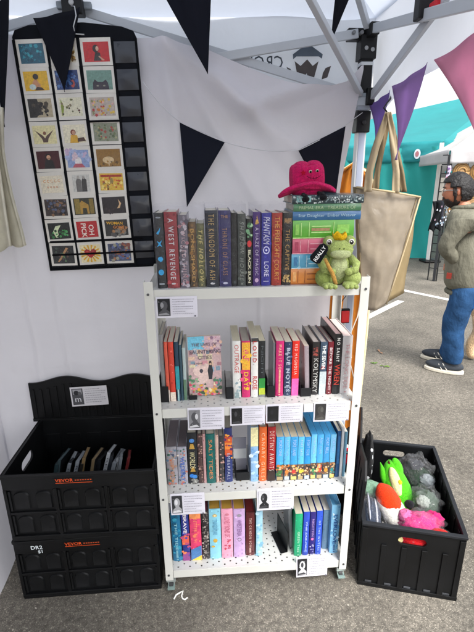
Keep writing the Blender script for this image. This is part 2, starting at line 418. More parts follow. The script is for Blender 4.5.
# crest and mirrored wordmark, printed through on the back valance, read from inside
q = MB('4a5058'); yv = .496
def vp(px, py): return L(pt(px, py, 1, yv-.012))
a, b_ = vp(290,55), vp(322,55); u = (b_-a).normalized(); wv = (b_-a).length
up = Vector((0,0,1))
def cp(x, z): return a + u*x*wv + up*z*wv
q.add([cp(.09,.02), cp(.54,.32), cp(1.02,.02), cp(1.0,-.1), cp(.9,-.04), cp(.2,-.04), cp(.1,-.12)], [(0,1,2,3,4,5,6)], '5d6874')
q.add([cp(.15,-.17), cp(.34,-.30), cp(.54,-.12), cp(.72,-.30), cp(.9,-.17), cp(.78,-.62), cp(.6,-.68), cp(.54,-.5), cp(.42,-.66), cp(.26,-.62)], [(0,1,9),(1,2,7,8,9),(2,3,5,6,7),(3,4,5)], '55504f')
q.add([cp(-.1,-.33), cp(.02,-.38), cp(.1,-.5), cp(-.02,-.5)], [(0,1,2,3)], '55504f'); q.add([cp(1.05,-.5), cp(1.13,-.36), cp(1.3,-.3), cp(1.2,-.62), cp(1.02,-.68)], [(0,1,2,3,4)], '55504f')
vs, fs = text_geo('CROWN', 'LEFT')
q.add([vp(283.5, 63) + (-u)*v[0]*.055 + up*v[1]*.062 for v in vs], [tuple(reversed(f)) for f in fs], '4f565e')
q.build('printed_crest', 'cloth', tent, solid=.0008)

# ------------------------------------------------------------------ white sheet wall
q = MB('e0dde2')
creases = [((-.29,2.06),(.26,1.66),.018,.035), ((-.30,2.06),(-.22,1.5),.012,.03), ((.42,1.98),(.0,1.85),.014,.03), ((-.28,2.06),(.05,1.5),.010,.025),
           ((-.93,1.9),(-.90,.2),.004,.006), ((-.80,1.25),(-.78,.6),.004,.006), ((.05,1.2),(.07,.8),.004,.006), ((-1.0,1.05),(-.3,1.02),.004,.02), ((-.1,1.95),(.3,1.5),.01,.03), ((-1.0,.82),(-.3,.86),.004,.015)]
def sheet_y(x, z):
    y = 0
    for (ax, az), (bx, bz), am, w in creases:
        dx, dz = bx-ax, bz-az; l2 = dx*dx+dz*dz; t = max(0, min(1, ((x-ax)*dx+(z-az)*dz)/l2))
        d = math.hypot(x-ax-dx*t, z-az-dz*t); y -= am*1.9*math.exp(-(d/w)**2)
    y += .024*noise.noise(Vector((x*3, z*1.5, 0))) + .006*noise.noise(Vector((x*11, z*5, 3))) + .010*noise.noise(Vector((x*2+z*5, z*3-x*4, 5)))
    return y
TOP = [(-1.4,2.085),(-.35,2.08),(-.29,2.068),(-.15,2.045),(.0,1.99),(.1,1.955),(.2,1.93),(.32,1.925),(.38,1.94),(.425,1.99)]
def interp(T, x):
    if x <= T[0][0]: return T[0][1]
    for (a, b), (c, d) in zip(T, T[1:]):
        if x <= c:
            t = (x-a)/(c-a); return b+(d-b)*t
    return T[-1][1]
EDGE = [(0,.37),(1.0,.362),(1.5,.362),(1.7,.385),(1.85,.41),(2.0,.432)]
def wallf(u, v):
    # u: 0 at the front end of the left return, corner, then along the back
    x_ = -1.9 + u*2.34 if u > .25 else None
    if u <= .22:
        t = u/.22; y = -1.0 + t*1.38; x = -1.06+.07*math.exp(-((y-.1)/.3)**2)*v-.05*t; z = 2.085*(1-v)
        return Vector((x + .02*noise.noise(Vector((y*3, z*2, 7))) + .05*(t-1)*(1-z)*.6, y, z))
    t = (u-.22)/.78
    zc = 2.085*(1-v); xe = interp(EDGE, zc); x = -1.11 + t*(xe+1.11)
    zt = interp(TOP, x); z = zt*(1-v)
    y = .42 - .04*math.exp(-t*60) + sheet_y(x, z)
    return Vector((x, y, z))
q.grid(wallf, 210, 130)
o = q.build('white_sheet', 'white_cloth', smooth='all')
tag(o, 'white cloth sheet hung as the back wall of the stall, creased at its top', 'sheet')

# ------------------------------------------------------------------ bunting
def flag(name, tri, label, c, mat='flag_cloth', grp='triangular bunting flags', curl=.012, ends=None):
    """tri = left top, right top, tip as world points"""
    A, B, T = [Vector(p) for p in tri]; n = (B-A).cross(T-A).normalized(); q = MB(c); base = (A+B)/2
    def fn(u, v):
        p = A.lerp(B, u).lerp(T, v); s = math.sin(u*math.pi)
        return p - base + n*(curl*s*(1-v)*1.2 + curl*.8*math.sin(v*3+u) + curl*.5*math.sin(u*9)*(1-v))
    q.grid(fn, 14, 18); 
    o = q.build(name, mat, smooth='all', solid=.0012, loc=base); 
    return tag(o, label, 'bunting flag', grp)
def P3(l, y): return [pt(px, py, 1, y) for px, py in l]
flag('bunting_flag', P3([(-22,20),(8,-12),(5,127)], .33), 'black triangular flag at the far left edge above the cream tote bags', '14161e')
flag('bunting_flag', P3([(33,18),(79,6),(65,92)], .37), 'black triangular flag hanging over the top of the picture card organizer', '14161f')
flag('bunting_flag', P3([(150,-30),(212,-28),(208,74)], .30), 'black triangular flag hanging free between card organizer and printed crest', '161823')
flag('bunting_flag', P3([(179.5,122),(225,142),(187,207)], .375), 'dark navy triangular flag pinned on the white sheet above the purple books', '1c1f2b', curl=.006)
flag('bunting_flag', P3([(298,150),(346,126),(333,215)], .375), 'dark flag on the white sheet behind the pink cowboy hat plush', '1b1c27', curl=.006)
flag('bunting_flag', P3([(338,-26),(362,-30),(331,42)], .25), 'narrow twisted black flag beside the corner joint of the canopy', '12141b', curl=.01)
flag('bunting_flag', [pt(342,-10,0,.40), pt(352,-12,0,.40), pt(349,7,0,.40)], 'tiny black flag tip at the top edge left of the corner joint', '12141b', curl=.003)
PXF = .475
def PF(l): return [pt(px, py, 0, PXF) for px, py in l]
flag('bunting_flag', PF([(369,104),(387,90),(375,145)]), 'small violet flag just right of the tent leg', '9c88c0', 'flag_sheer')
flag('bunting_flag', PF([(392,86),(424,62),(397,160)]), 'long purple flag in front of the tote bag handles', 'b39ac6', 'flag_sheer')
flag('bunting_flag', PF([(434,60),(500,8),(478,140)]), 'large dusty pink flag at the right edge under the canopy', 'deacc2', 'flag_sheer')
def cord(name, pts, r, c, label, cat, mat='cloth', sag=0):
    q = MB(c); base = Vector(pts[0]); q.tube([Vector(p)-base for p in pts], r, 6)
    return tag(q.build(name, mat, smooth='all', loc=base), label, cat)
def catenary(a, b, s, n=12):
    a, b = Vector(a), Vector(b); return [a.lerp(b, i/n) - Vector((0,0,4*s*(i/n)*(1-i/n))) for i in range(n+1)]
cord('bunting_string', catenary(pt(143,82,1,.36), pt(180,122,1,.368), .012)+catenary(pt(180,122,1,.368), pt(225,142,1,.368), .003)[1:]+catenary(pt(225,142,1,.368), pt(299,150,1,.368), .015)[1:]+catenary(pt(299,150,1,.368), pt(347,124,1,.40), .004)[1:]+[pt(366,110,1,.44), pt(374,108,1,.42)], .0016, 'd0d0d4', 'thin white string looping across the sheet between the navy flags', 'string')

cord('blue_cord', [pt(x, y, 1, .36) for x, y in ((-8,425),(0,432),(4,445),(6.5,460),(8,478))], .005, '6f8fae', 'short pale blue cord hanging by the left end of the black crate', 'cord')

# ------------------------------------------------------------------ picture card organizer
OX, OY = -.60, .395
zt, zb, xl, xr_ = 2.112, 1.256, -.820, -.393
org = thing('card_organizer', 'black hanging pocket organizer filled with picture cards on the white sheet', 'card organizer', (OX, OY, zb))
def lo(x, y, z): return Vector((x-OX, y-OY, z-zb))
q = MB('15171d')
out = [(xl+.012,zb),(xr_-.012,zb),(xr_,zb+.015),(xr_,zt-.045),(xr_-.010,zt-.022),(xr_-.05,zt-.008),(OX+.03,zt+.006),(OX-.03,zt+.006),(xl+.06,zt+.0),(xl+.012,zt-.014),(xl,zt-.035),(xl,zb+.015)]
q.prism([(a-OX, b-zb) for a, b in out], (0, .002, 0), (1,0,0), (0,0,1), (0,.006,0)); q.build('backing', 'cloth', org, bevel=.003)
q = MB('0e0f13')
for a, b in ((xl, xl+.008), (xr_-.008, xr_)): q.box(a-OX, b-OX, -.004, .003, 0.0, zt-zb-.045)
q.box(xl-OX, xr_-OX, -.004, .003, 0, .01); q.build('binding', 'cloth', org, bevel=.002)
COLX = [(-.810,-.706),(-.700,-.600),(-.592,-.482),(-.476,-.401)]
ROWZ = [zt-.047-.0872*i for i in range(10)]
q = MB('23262f')
for i in range(9):
    z1 = ROWZ[i]; z0 = ROWZ[i+1]
    q.grid(lambda u, v, z0=z0, z1=z1, i=i: lo(-.478+.078*u, OY-.001-.006*math.sin(v*math.pi)*math.sin(u*3.1)-.003*noise.noise(Vector((u*3, v*2, i))), z0+.012+(z1-z0-.02)*v), 8, 6, '262a34')
ep = q.build('empty_pocket', 'gloss_print', org, smooth='all')
q = MB('0f1014')
for c0, c1 in zip(COLX, COLX[1:]): q.box((c0[1]-.001)-OX, (c1[0]+.001)-OX, -.0035, .002, .01, zt-zb-.045)
q.build('column_seam', 'cloth', org)
for xa_, xb_, za_ in ((-.80, -.44, ROWZ[8]+.004), (-.80, -.40, ROWZ[8]-.048), (-.592, -.482, ROWZ[3]-.002)):
    q = MB('0c0c10'); q.box(xa_-OX, xb_-OX, -.0078, -.0060, za_-zb-.0035, za_-zb+.0035); q.build('elastic_strap', 'cloth', org)
q = MB('ffffff')
for c0 in COLX[:3]:
    q = MB('ffffff')
    q.grid(lambda u, v, c0=c0: lo(c0[0]+(c0[1]-c0[0])*u, OY-.0064-.0012*noise.noise(Vector((c0[0]*40+u*2, v*14, 3))), zb+.014+(ROWZ[0]-zb-.012)*v), 8, 60); q.build('clear_pocket', 'clear_film', org, smooth='all')
hk = MB('c8cacc'); hk.tube([lo(-.57, .385, zt-.035), lo(-.60, .385, zt-.033), lo(-.603,.385, zt-.01), lo(-.588,.38, zt+.02), lo(-.592,.39, zt+.05), lo(-.605,.40, zt+.055)], .0022, 6)
hk.build('hook', 'steel', org, smooth='all')
SK = 'c99878'
def person_art(bgc, body, hair, x=.5, skin=SK, s=1):
    return [('r',0,0,1,1,bgc), ('p',[(x-.2*s,0),(x+.22*s,0),(x+.16*s,.42*s),(x-.12*s,.45*s)],body), ('e',x,.58*s,.12*s,.16*s,hair), ('e',x+.02,.56*s,.08*s,.12*s,skin)]
ARTS = {
 (0,0): ('teal card of two pale swirling faces, first in the left column', [('r',0,0,1,1,'17586c'),('s',.1,.1,.9,.9,40,.07,['2a8fa0','1c6f84','3aa4ae','0f4658'],1)]),
 (0,1): ('yellow card of a dark haired seated figure in white trunks', [('r',0,0,1,1,'e0b01c'),('p',[(.25,.1),(.62,.05),(.66,.3),(.5,.62),(.36,.5)],'c98d62'),('e',.32,.2,.14,.15,'c6d4d0'),('e',.5,.72,.12,.15,'201815'),('p',[(.4,.02),(.8,.02),(.7,.16),(.5,.2)],'3a2418')]),
 (0,2): ('dark and cream card split by a black tree shape', [('r',0,0,1,1,'b5a88a'),('p',[(0,0),(.3,0),(.5,.4),(.4,1),(0,1)],'27241f'),('s',.2,.1,.8,.8,34,.08,['1c1a17','2c2822','4d4536'],3)]),
 (0,3): ('cream card of a figure with arms raised like wings', [('r',0,0,1,1,'e5dca8'),('p',[(.1,.75),(.42,.45),(.5,.3),(.58,.45),(.9,.75),(.64,.28),(.6,.08),(.4,.08),(.36,.28)],'5a4238'),('e',.5,.58,.07,.1,'8a5c42')]),
 (0,4): ('dark maroon card with a pale portrait of a moustached man', person_art('471218','15100f','1b1412',.5,'d6a684',1.15)+[('r',.44,.55,.6,.58,'201010')]),
 (0,5): ('pale cream card with two rows of small orange lettering', [('r',0,0,1,1,'e9e0c8'),('t','C C C C C',.5,.68,.22,'d88f3c'),('t','o o o o',.5,.35,.22,'cc7a3a')]),
 (0,6): ('brown card crowded with a murky group scene', [('r',0,0,1,1,'3c3230'),('s',.05,.05,.95,.95,60,.07,['6b5548','2a2226','54607c','8c6a4a','1d1a1e'],5)]),
 (0,7): ('black card with a glowing green and white figure', [('r',0,0,1,1,'0c130f'),('p',[(.3,.1),(.45,.1),(.42,.5),(.6,.85),(.35,.8),(.2,.45)],'d9e4b8'),('s',.1,.1,.9,.6,22,.06,['2f7a3c','4ba25a','1a4224'],6)]),
 (0,8): ('dark card with thin diagonal figures, last in the left column', [('r',0,0,1,1,'1a1d1c'),('p',[(.2,.1),(.3,.1),(.75,.85),(.65,.9)],'b78a5c'),('p',[(.55,.1),(.62,.1),(.5,.6),(.42,.6)],'5f8a56'),('s',.1,.1,.9,.9,20,.05,['3c4c3e','6a4a3a','2e2c3c'],8)]),
 (1,0): ('pale card with dark gold figures half hidden behind the black flag', [('r',0,0,1,1,'dfd8be'),('s',.5,.05,1,.95,30,.07,['7c5a28','4a3418','a8813c'],9)]),
 (1,1): ('blue card with a red dotted figure, beside the black flag tip', [('r',0,0,1,1,'1f3a73'),('s',.05,.05,.95,.95,50,.07,['335a9c','4f7ab8','192c58'],10),('e',.72,.3,.1,.2,'b84a3a')]),
 (1,2): ('pale cream card of a branch with scattered birds', [('r',0,0,1,1,'e0dcc0'),('p',[(.05,.05),(.12,.05),(.2,.5),(.08,.95)],'8a9a3a'),('s',.1,.1,.9,.9,16,.045,['6a6a3a','8a7a5a','3f3a2e'],12),('e',.85,.3,.05,.06,'5e2f26')]),
 (1,3): ('cream card of a red haired sitter in a yellow top', person_art('e9e2c6','d8a62c','7a2a18',.45)+[('p',[(.6,.05),(.98,.08),(.9,.3),(.62,.25)],'4a2a1c')]),
 (1,4): ('lavender card of a white haired figure against pink sky', [('r',0,0,1,1,'8da2cc'),('s',.0,.4,1,1,22,.12,['c8b0cc','a9b6d8','d9c2cc'],14),('e',.5,.3,.16,.3,'e8e2e0'),('p',[(.2,0),(.8,0),(.66,.22),(.34,.22)],'b85a68')]),
 (1,5): ('grey sketch card of a couple standing together', [('r',0,0,1,1,'cdccc4'),('p',[(.2,0),(.5,0),(.5,.7),(.3,.85),(.18,.6)],'6c6a66'),('p',[(.5,0),(.8,0),(.82,.7),(.62,.9),(.52,.6)],'3f3e3c'),('e',.35,.85,.08,.1,'b4aea4'),('e',.66,.84,.08,.1,'a8a29a')]),
 (1,6): ('dark gold card with a golden dog shape', [('r',0,0,1,1,'2f3020'),('r',.05,.05,.3,.95,'8f7a34'),('r',.75,.05,.95,.95,'84702e'),('p',[(.3,.05),(.4,.05),(.42,.4),(.6,.4),(.62,.05),(.72,.05),(.7,.6),(.4,.85),(.3,.7)],'b48c38')]),
 (1,7): ('red card with white lettering turned on its side', [('r',0,0,1,1,'b9151d'),('t','OH',.68,.45,.44,'f2ece0',-math.pi/2),('t','PICK',.32,.46,.42,'f2ece0',-math.pi/2)]),
 (1,8): ('card of a red heart with yellow sun rays behind it', [('r',0,0,1,1,'eadfb4')]+[('p',[(.5,.5),(.5+.6*math.cos(a)*.82,.5+.6*math.sin(a)*.82),(.5+.6*math.cos(a+.2)*.82,.5+.6*math.sin(a+.2)*.82)],'e0aa1e') for a in [i*math.pi/7.5 for i in range(15)]]+[('p',[(.5,.24),(.78,.5),(.8,.66),(.68,.76),(.56,.72),(.5,.62),(.44,.72),(.32,.76),(.2,.66),(.22,.5)],'a81c1e')]+[('s',.32,.4,.68,.66,16,.03,['7a1014','c04a3a'],15)]),
 (2,0): ('bright red card of a dark haired woman drinking', [('r',0,0,1,1,'c01418'),('p',[(.36,.05),(.66,.05),(.64,.45),(.46,.5)],'28201c'),('e',.48,.66,.12,.2,'201614'),('e',.54,.66,.06,.12,'d8a88c'),('p',[(.6,.3),(.8,.08),(.72,.05),(.56,.26)],'c8987c')]),
 (2,1): ('green card of a black cat peeking up from the edge', [('r',0,0,1,1,'6f9486'),('p',[(.2,0),(.86,0),(.82,.35),(.74,.52),(.62,.4),(.42,.4),(.3,.54),(.22,.35)],'2a1f2c'),('e',.4,.2,.05,.04,'8a8a76'),('e',.66,.2,.05,.04,'8a8a76')]),
 (2,2): ('pinkish grey card dotted with orange and red flowers', [('r',0,0,1,1,'b9aca0'),('s',.05,.05,.95,.9,44,.055,['c8742c','b23a3a','d8b84c','8a8a5c','d8a8a0'],17)]),
 (2,3): ('olive green card with small red flowers under a strap', [('r',0,0,1,1,'8a8f78'),('s',.05,.05,.95,.9,40,.055,['5c6a48','a8483a','a8a478','6f7a54'],18)]),
 (2,4): ('golden brown card of a pale mushroom cap', [('r',0,0,1,1,'8f6722'),('e',.48,.38,.24,.2,'d8bc8c'),('r',.44,.05,.52,.3,'c8ac80'),('s',.05,.0,.95,.3,18,.05,['5c4416','a87c2c'],19)]),
 (2,5): ('yellow card of a busy comic panel crowd', [('r',0,0,1,1,'e0b840'),('s',.05,.05,.95,.7,46,.06,['c8521e','f0d878','7a3a1c','e8983a','9c8448'],21),('r',.05,.78,.95,.92,'a8321e')]),
 (2,6): ('near black card with a pale crescent shape', [('r',0,0,1,1,'1d1418'),('p',[(.62,.3),(.74,.32),(.82,.6),(.7,.85),(.74,.55)],'e0b888'),('s',.1,.0,.6,.3,12,.05,['3c2a2c','2c2024'],22)]),
 (2,7): ('black comic card with yellow lettering saying woman gone', [('r',0,0,1,1,'23211f'),('s',.3,.02,.98,.5,22,.08,['7c7a72','a8784c','4c4a48'],23),('t','WOMAN',.44,.78,.25,'f0b81c',-.06),('t','GONE',.60,.52,.25,'e88a1c',-.06)]),
 (2,8): ('grey blue card of many small coloured panels, bottom right', [('r',0,0,1,1,'48506a'),('s',.05,.05,.95,.95,64,.08,['8c4a3c','5a6a9c','9c9a86','2e3248','a8683c'],24)]),
}
for (c, r), (lab, art) in ARTS.items():
    xa, xb = COLX[c]; w = xb-xa-.004; last = (r == 8)
    h = .0865 if not last else .090; 
    z1 = ROWZ[r]+.004+random.uniform(-.002,.002); 
    if r == 8: z1 = ROWZ[8]-.002
    z0 = z1-h; base = Vector(((xa+xb)/2, OY-.0022-.0002*r, z0))
    k = thing('picture_card', lab, 'picture card', base, 0, 'cards in the pocket organizer')
    k.rotation_euler = (rad(-.6), rad(random.uniform(-1.2,1.2)), 0)
    q = MB('e4e0d6'); q.box(-w/2, w/2, -.0012, 0, 0, h); q.build('card_stock', 'paper', k)
    q = MB(); iw, ih = w*.83, (h-.019)*.92 if not last else h*.78
    if c == 1 and r == 5: iw *= .8
    draw(q, art, (-iw/2, -.0013, (h-ih)/2-.001), (1,0,0), (0,0,1), iw, ih, .00025)
    q.build('artwork', 'art_print', k)

_th = rad(-1.35); _pv = Vector((OX, OY, 2.10)); _rm = Matrix.Rotation(_th, 3, 'Y')
for o_ in [org]+[o for o in COL.objects if o.name.startswith('picture_card')]:
    o_.location = _pv + _rm @ (Vector(o_.location)-_pv) + Vector((.006, 0, 0)); e_ = o_.rotation_euler; e_.y += _th; o_.rotation_euler = e_
# ------------------------------------------------------------------ cream tote bags, far left
def cream_bag(edge, left, y, label, prn, seed):
    """edge, left: right and left outlines from top to bottom as surveyed sight lines on the plane y"""
    E = [pt(px, py, 1, y) for px, py in edge]; G = [pt(px, py, 1, y) for px, py in left]; base = E[-1].copy()
    k = thing('hanging_bag', label, 'tote bag', base, 0, 'cream tote bags at the left edge')
    def at(P, v):
        f = v*(len(P)-1); i = min(len(P)-2, int(f)); return P[i].lerp(P[i+1], f-i)
    def fn(u, v):
        p = at(G, v).lerp(at(E, v), u) - base
        return p + Vector((0, -.016*abs(math.sin(u*math.pi*3.5+seed)) + .006*noise.noise(Vector((u*3, v*5, seed))), .012*math.sin(u*11+seed)*v))
    q = MB('dcd8c6'); q.grid(fn, 28, 24); q.build('bag_body', 'canvas', k, smooth='all', solid=.003)
    for j, f in enumerate((.52, .76, .985)):
        q = MB('e6e2d2'); q.tube([fn(f, v/16)+Vector((0,-.008,-.006*(j % 2))) for v in range(17)], .0042, 6); q.build('folded_edge', 'canvas', k, smooth='all')
    if prn:
        q = MB('17181b'); q.grid(lambda u, v: fn(.05+.55*u, .36+.42*v)+Vector((0,-.012,0)), 10, 10); q.build('printed_panel', 'cloth', k, smooth='all')
cream_bag([(4,108),(5,150),(13,190),(27,243)], [(-30,108),(-32,150),(-34,190),(-36,249)], .32, 'cream tote bag hanging nearest the card organizer at the left edge', False, 1)
cream_bag([(0,118),(1,160),(7,200),(14,248)], [(-36,118),(-38,160),(-40,200),(-44,252)], .26, 'cream tote bag with black print in front at the far left edge', True, 3)

# ================================================================== BOOK SHELF
SURF = [1.259, .828, .466, .100]
XL, XR = -.367, .369
D = .29
shelf = thing('metal_shelf', 'white perforated metal shelf on casters holding rows of books', 'shelf', (0, D/2, 0))
WH = 'c9c9c3'
for sx in (-1, 1):
    for yy in (0, 1):
        q = MB(WH); xo = XL if sx < 0 else XR; xi = xo - sx*.030
        a, b = min(xo, xi), max(xo, xi); yf = -.012-D/2 if yy == 0 else D-D/2+.012; s = 1 if yy == 0 else -1
        ztop = 1.288
        q.box(a, b, min(yf, yf+s*.0025), max(yf, yf+s*.0025), .06, ztop)
        q.box(min(xo, xo-sx*.0025), max(xo, xo-sx*.0025), min(yf+s*.0026, yf+s*.03), max(yf+s*.0026, yf+s*.03), .06, ztop)
        p = q.build('post', 'powder_coat', shelf, bevel=.0008)
        if yy == 0:
            for zz in SURF:
                q = MB('55565a'); q.tube([((a+b)/2 + sx*.002, yf-.003, zz-.012), ((a+b)/2 + sx*.002, yf, zz-.012)], .0042, 10); q.build('bolt', 'steel', p)
        # caster
        cxp = xo - sx*.02; cyp = yf+s*.02
        q = MB('26282a'); q.tube([(cxp-.008, cyp, .024), (cxp+.008, cyp, .024)], .024, 18); w_ = q.build('caster', 'black_plastic', shelf, smooth=True)
        q = MB('aab0ae'); q.box(cxp-.018, cxp+.018, cyp-.018, cyp+.018, .05, .062); q.box(cxp-.0125, cxp-.0095, cyp-.014, cyp+.014, .02, .05); q.box(cxp+.0095, cxp+.0125, cyp-.014, cyp+.014, .02, .05); q.box(cxp-.014, cxp+.014, cyp-.034, cyp-.014, .026, .032, '9cb4b0')
        q.build('caster_fork', 'steel', w_)
for i, zz in enumerate(SURF):
    q = MB(WH); q.box(XL+.028, XR-.028, -D/2+.001, D/2-.001, zz-.0015, zz); t = q.build('shelf_tray', 'perforated_tray', shelf)
    q = MB(WH); x0_, x1_ = XL+.0305, XR-.0305
    q.box(x0_, x1_, -D/2-.006, -D/2+.0005, zz-.034, zz+.001); q.box(x0_, x1_, -D/2+.001, -D/2+.012, zz-.034, zz-.032)
    q.box(x0_, x1_, D/2-.0005, D/2+.004, zz-.034, zz+.001)
    q.box(XL+.004, XL+.0065, -D/2+.02, D/2-.02, zz-.03, zz+.001); q.box(XR-.0065, XR-.004, -D/2+.02, D/2-.02, zz-.03, zz+.001)
    q.box(XL+.0066, XL+.028, -D/2+.003, D/2-.003, zz-.0016, zz-.0001); q.box(XR-.028, XR-.0066, -D/2+.003, D/2-.003, zz-.0016, zz-.0001)
    q.build('tray_rim', 'powder_coat', t, bevel=.001)

# ------------------------------------------------------------------ books
def spine_text(q, txt, t, h, col, z0=.12, z1=.9, wfrac=.62, y=0, n_lift=.0008):
    """title running down the spine, fitted to length and width"""
    st = random.Random(sum(map(ord, txt))*7)
    vs, fs = text_geo(txt, 'CENTER', st.choice([-.012,-.006,0,.012,.02]), st.choice([0,0,0,.25,-.0]), st.choice([.9,1,1.15,1.4])); wfrac *= st.uniform(.72,.95); xs = [v[0] for v in vs]; ys = [v[1] for v in vs]
    lx = max(xs)-min(xs); ly = max(ys)-min(ys); L_ = (z1-z0)*h; sx = L_/lx; sy = t*wfrac/ly
    cx_ = (max(xs)+min(xs))/2; cy_ = (max(ys)+min(ys))/2; zc = (z0+z1)/2*h
    q.add([Vector(((v[1]-cy_)*sy, y-n_lift, zc-(v[0]-cx_)*sx)) for v in vs], fs, col)
def make_book(x0, x1, yf, zs, h, depth, col, label, title=None, tcol='e8dcb8', parts=(), pages='cfc9bb', soft=False, grp=None, lean=0, tr=(.1,.92,.6), name='book', seed=0, blotch=None):
    t = x1-x0; k = thing(name, label, 'book', ((x0+x1)/2, yf, zs+.0006), 0, grp); k.rotation_euler = (0, lean, 0)
    q = MB(col); w = t/2-.0004; bt = min(.0022, t*.16) if not soft else .0008
    # spine with a gently rounded back plus two boards
    n = 7; pr = []
    for i in range(n+1):
        a = -w + 2*w*i/n; bulge = (1-(a/w)**2)*min(.0035, t*.12)
        pr.append((a, -bulge))
    ins = [(w-bt, bt), (-w+bt, bt)]
    q.prism(pr+[(w, bt), ]+ins+[(-w, bt)], (0,0,0), (1,0,0), (0,1,0), (0,0,h))
    q.box(-w, -w+bt, bt, depth, 0, h); q.box(w-bt, w, bt, depth, 0, h)
    cv = q.build('cover', 'gloss_print', k, smooth=True, sharp=40)
    q = MB(pages); e = 0 if soft else .003
    q.box(-w+bt+.0002, w-bt-.0002, bt+.0005, depth-e*1.5, e, h-e); q.build('page_block', 'page_edges', k)
    if not blotch:
        b0 = hx(col); blotch = (34 if zs > 1.2 else 16, .13 if zs > 1.2 else .10, [tuple(min(1, x*1.35+.01) for x in b0), tuple(x*.65 for x in b0), tuple(x*.8+.02 for x in b0)])
    if parts or blotch:
        q = MB(); yb_ = -min(.0035, t*.12)-.0006; art = []
        if blotch: art.append(('s', .06, .02, .94, .98, blotch[0], blotch[1], blotch[2], seed+31))
        art += list(parts)
        draw(q, art, (-w*.97, yb_, 0), (1,0,0), (0,0,1), 2*w*.97, h, .00012)
        q.build('spine_artwork', 'art_print', k)
    if title and tr[1] <= .93 and not parts:
        pr_ = random.Random(seed*3+5); art = [('e',.5,.035,.13,.009,tcol)]; yy = 1-tr[1]-.015
        if tr[1] < .86:
            while yy > .075:
                ln = pr_.uniform(.006,.014); art.append(('r',.38,yy-ln,.60,yy,tcol)); yy -= ln+.005
        q = MB(); draw(q, art, (-w*.97, -min(.0035, t*.12)-.0009, 0), (1,0,0), (0,0,1), 2*w*.97, h, .00012); q.build('publisher_mark', 'art_print', k)
    if title:
        q = MB(tcol); spine_text(q, title, t, h, tcol, 1-tr[1], 1-tr[0], tr[2], -min(.0035, t*.12)-.0012); q.build('spine_title', 'gloss_print', k)
    return k
def bk(s, xa, xb, ytop, yf, col, label, title=None, tcol='e8dcb8', depth=.15, ybot=None, **kw):
    zs = SURF[s]; x0 = xat(xa, yf, zs); x1 = xat(xb, yf, zs); h = zat(ytop, (x0+x1)/2, yf)-zs
    return make_book(x0, x1, yf, zs, h, depth, col, label, title, tcol, grp='books standing on the shelf', seed=int(xa*7+s), **kw)
def ic(y, c, s=.16, x=.5, asp=.03): return ('e', x, y, s, asp*s/.16, c)
# ---- first shelf
Y1 = .02
bk(0,158,167,213,Y1,'1d2228','black book with four bright blue symbols down its spine, first on the top row', parts=[('p',[(.2,.74),(.5,.78),(.7,.82),(.6,.76),(.4,.72)],'2aa0dc'),('p',[(.2,.56),(.5,.58),(.8,.56),(.6,.6),(.8,.65),(.5,.62),(.2,.64),(.4,.6)],'2aa0dc'),('e',.5,.40,.3,.03,'2aa0dc'),('p',[(.4,.36),(.7,.37),(.6,.44)],'2aa0dc'),('e',.5,.22,.32,.04,'2aa0dc'),('e',.5,.94,.3,.01,'8a929a'),('r',.2,.05,.8,.07,'9aa2aa')])
bk(0,168,180.3,212,Y1,'8f3038','dark red book with silver lettering, second on the top row', 'A WEST REVENGE', 'c8c4c8', tr=(.08,.88,.5), parts=[('e',.5,.06,.18,.012,'c8c4c8')], blotch=(18,.2,['a83c44','7a2630','b04c50']))
bk(0,181.3,190,215,Y1,'6a6470','mottled grey and pink book, third on the top row', 'A WICKED THING', 'c8a8ac', blotch=(40,.22,['8a8490','a06a74','4c4854','b8b0b8']))
bk(0,190.7,198,222,Y1+.004,'5c4630','short brown book with gold lettering between grey and olive books', 'BONE SHARD', 'c49a58', blotch=(26,.25,['7a5a34','3c3024','8c6438']))
bk(0,198.5,206,223.5,Y1+.004,'5a5a3c','olive green book with gold lettering left of the tall navy books', 'THE HOLLOW', 'c8b878', blotch=(20,.25,['6c6c48','46482e','7a7850']))
bk(0,206.8,219,210.5,Y1,'1c2230','tall blue black book with gold lettering down its spine', 'THE KINGDOM OF ASH', 'b89c68', depth=.16, tr=(.05,.9,.5), parts=[('e',.5,.05,.2,.015,'c8c8cc'),('r',.0,.975,1,.985,'3c4458')])
bk(0,219.6,231.6,210.5,Y1,'2c2a5c','tall indigo book with bronze lettering reading throne of glass', 'THRONE OF GLASS', 'a8805c', depth=.16, tr=(.22,.84,.42), parts=[('t','THE',.5,.92,.05,'a8805c'),('e',.5,.05,.22,.015,'b8b8cc'),('r',.06,.02,.1,.97,'3c3c78')])
bk(0,232.2,237.4,213,Y1,'101418','thin plain black book beside the indigo book', parts=[('r',.3,.04,.7,.08,'3c4248')])
bk(0,238,246,214,Y1,'3a403e','charcoal grey book with faint pale lettering', 'SHADOW HOUSE', '8a9088', blotch=(30,.2,['4a524e','2c302e','5c625c']))
bk(0,246.6,252.2,219,Y1,'15191a','black book with green top, red blot and white lettering', 'BLACK SUN', 'e0dcc0', tr=(.45,.95,.6), parts=[('s',.1,.72,.9,.95,14,.3,['6c9c74','a8c8a0','3c6a48'],4),('e',.5,.64,.4,.05,'c83438')])
bk(0,252.8,260.3,212,Y1,'40206c','purple book with gold crest at top and bottom and white lettering', 'A HAZE OF MAGIC', 'd8cce0', tr=(.2,.85,.5), parts=[('p',[(.25,.84),(.8,.84),(.65,.9),(.52,.96),(.4,.9)],'c8a050'),('e',.5,.08,.26,.03,'c8a8c8')])
bk(0,261,270.6,213,Y1,'26268c','blue violet book with large silver lettering and round eye emblem', 'PHANTASM', 'c8c8e0', tr=(.05,.42,.7), parts=[('e',.5,.5,.36,.055,'c8c8e8'),('e',.5,.5,.26,.04,'26268c'),('e',.5,.5,.1,.015,'e0e0f0'),('t','LORE',.5,.24,.09,'c8c8e0',-math.pi/2),('r',.2,.06,.8,.07,'c8c8e0')])
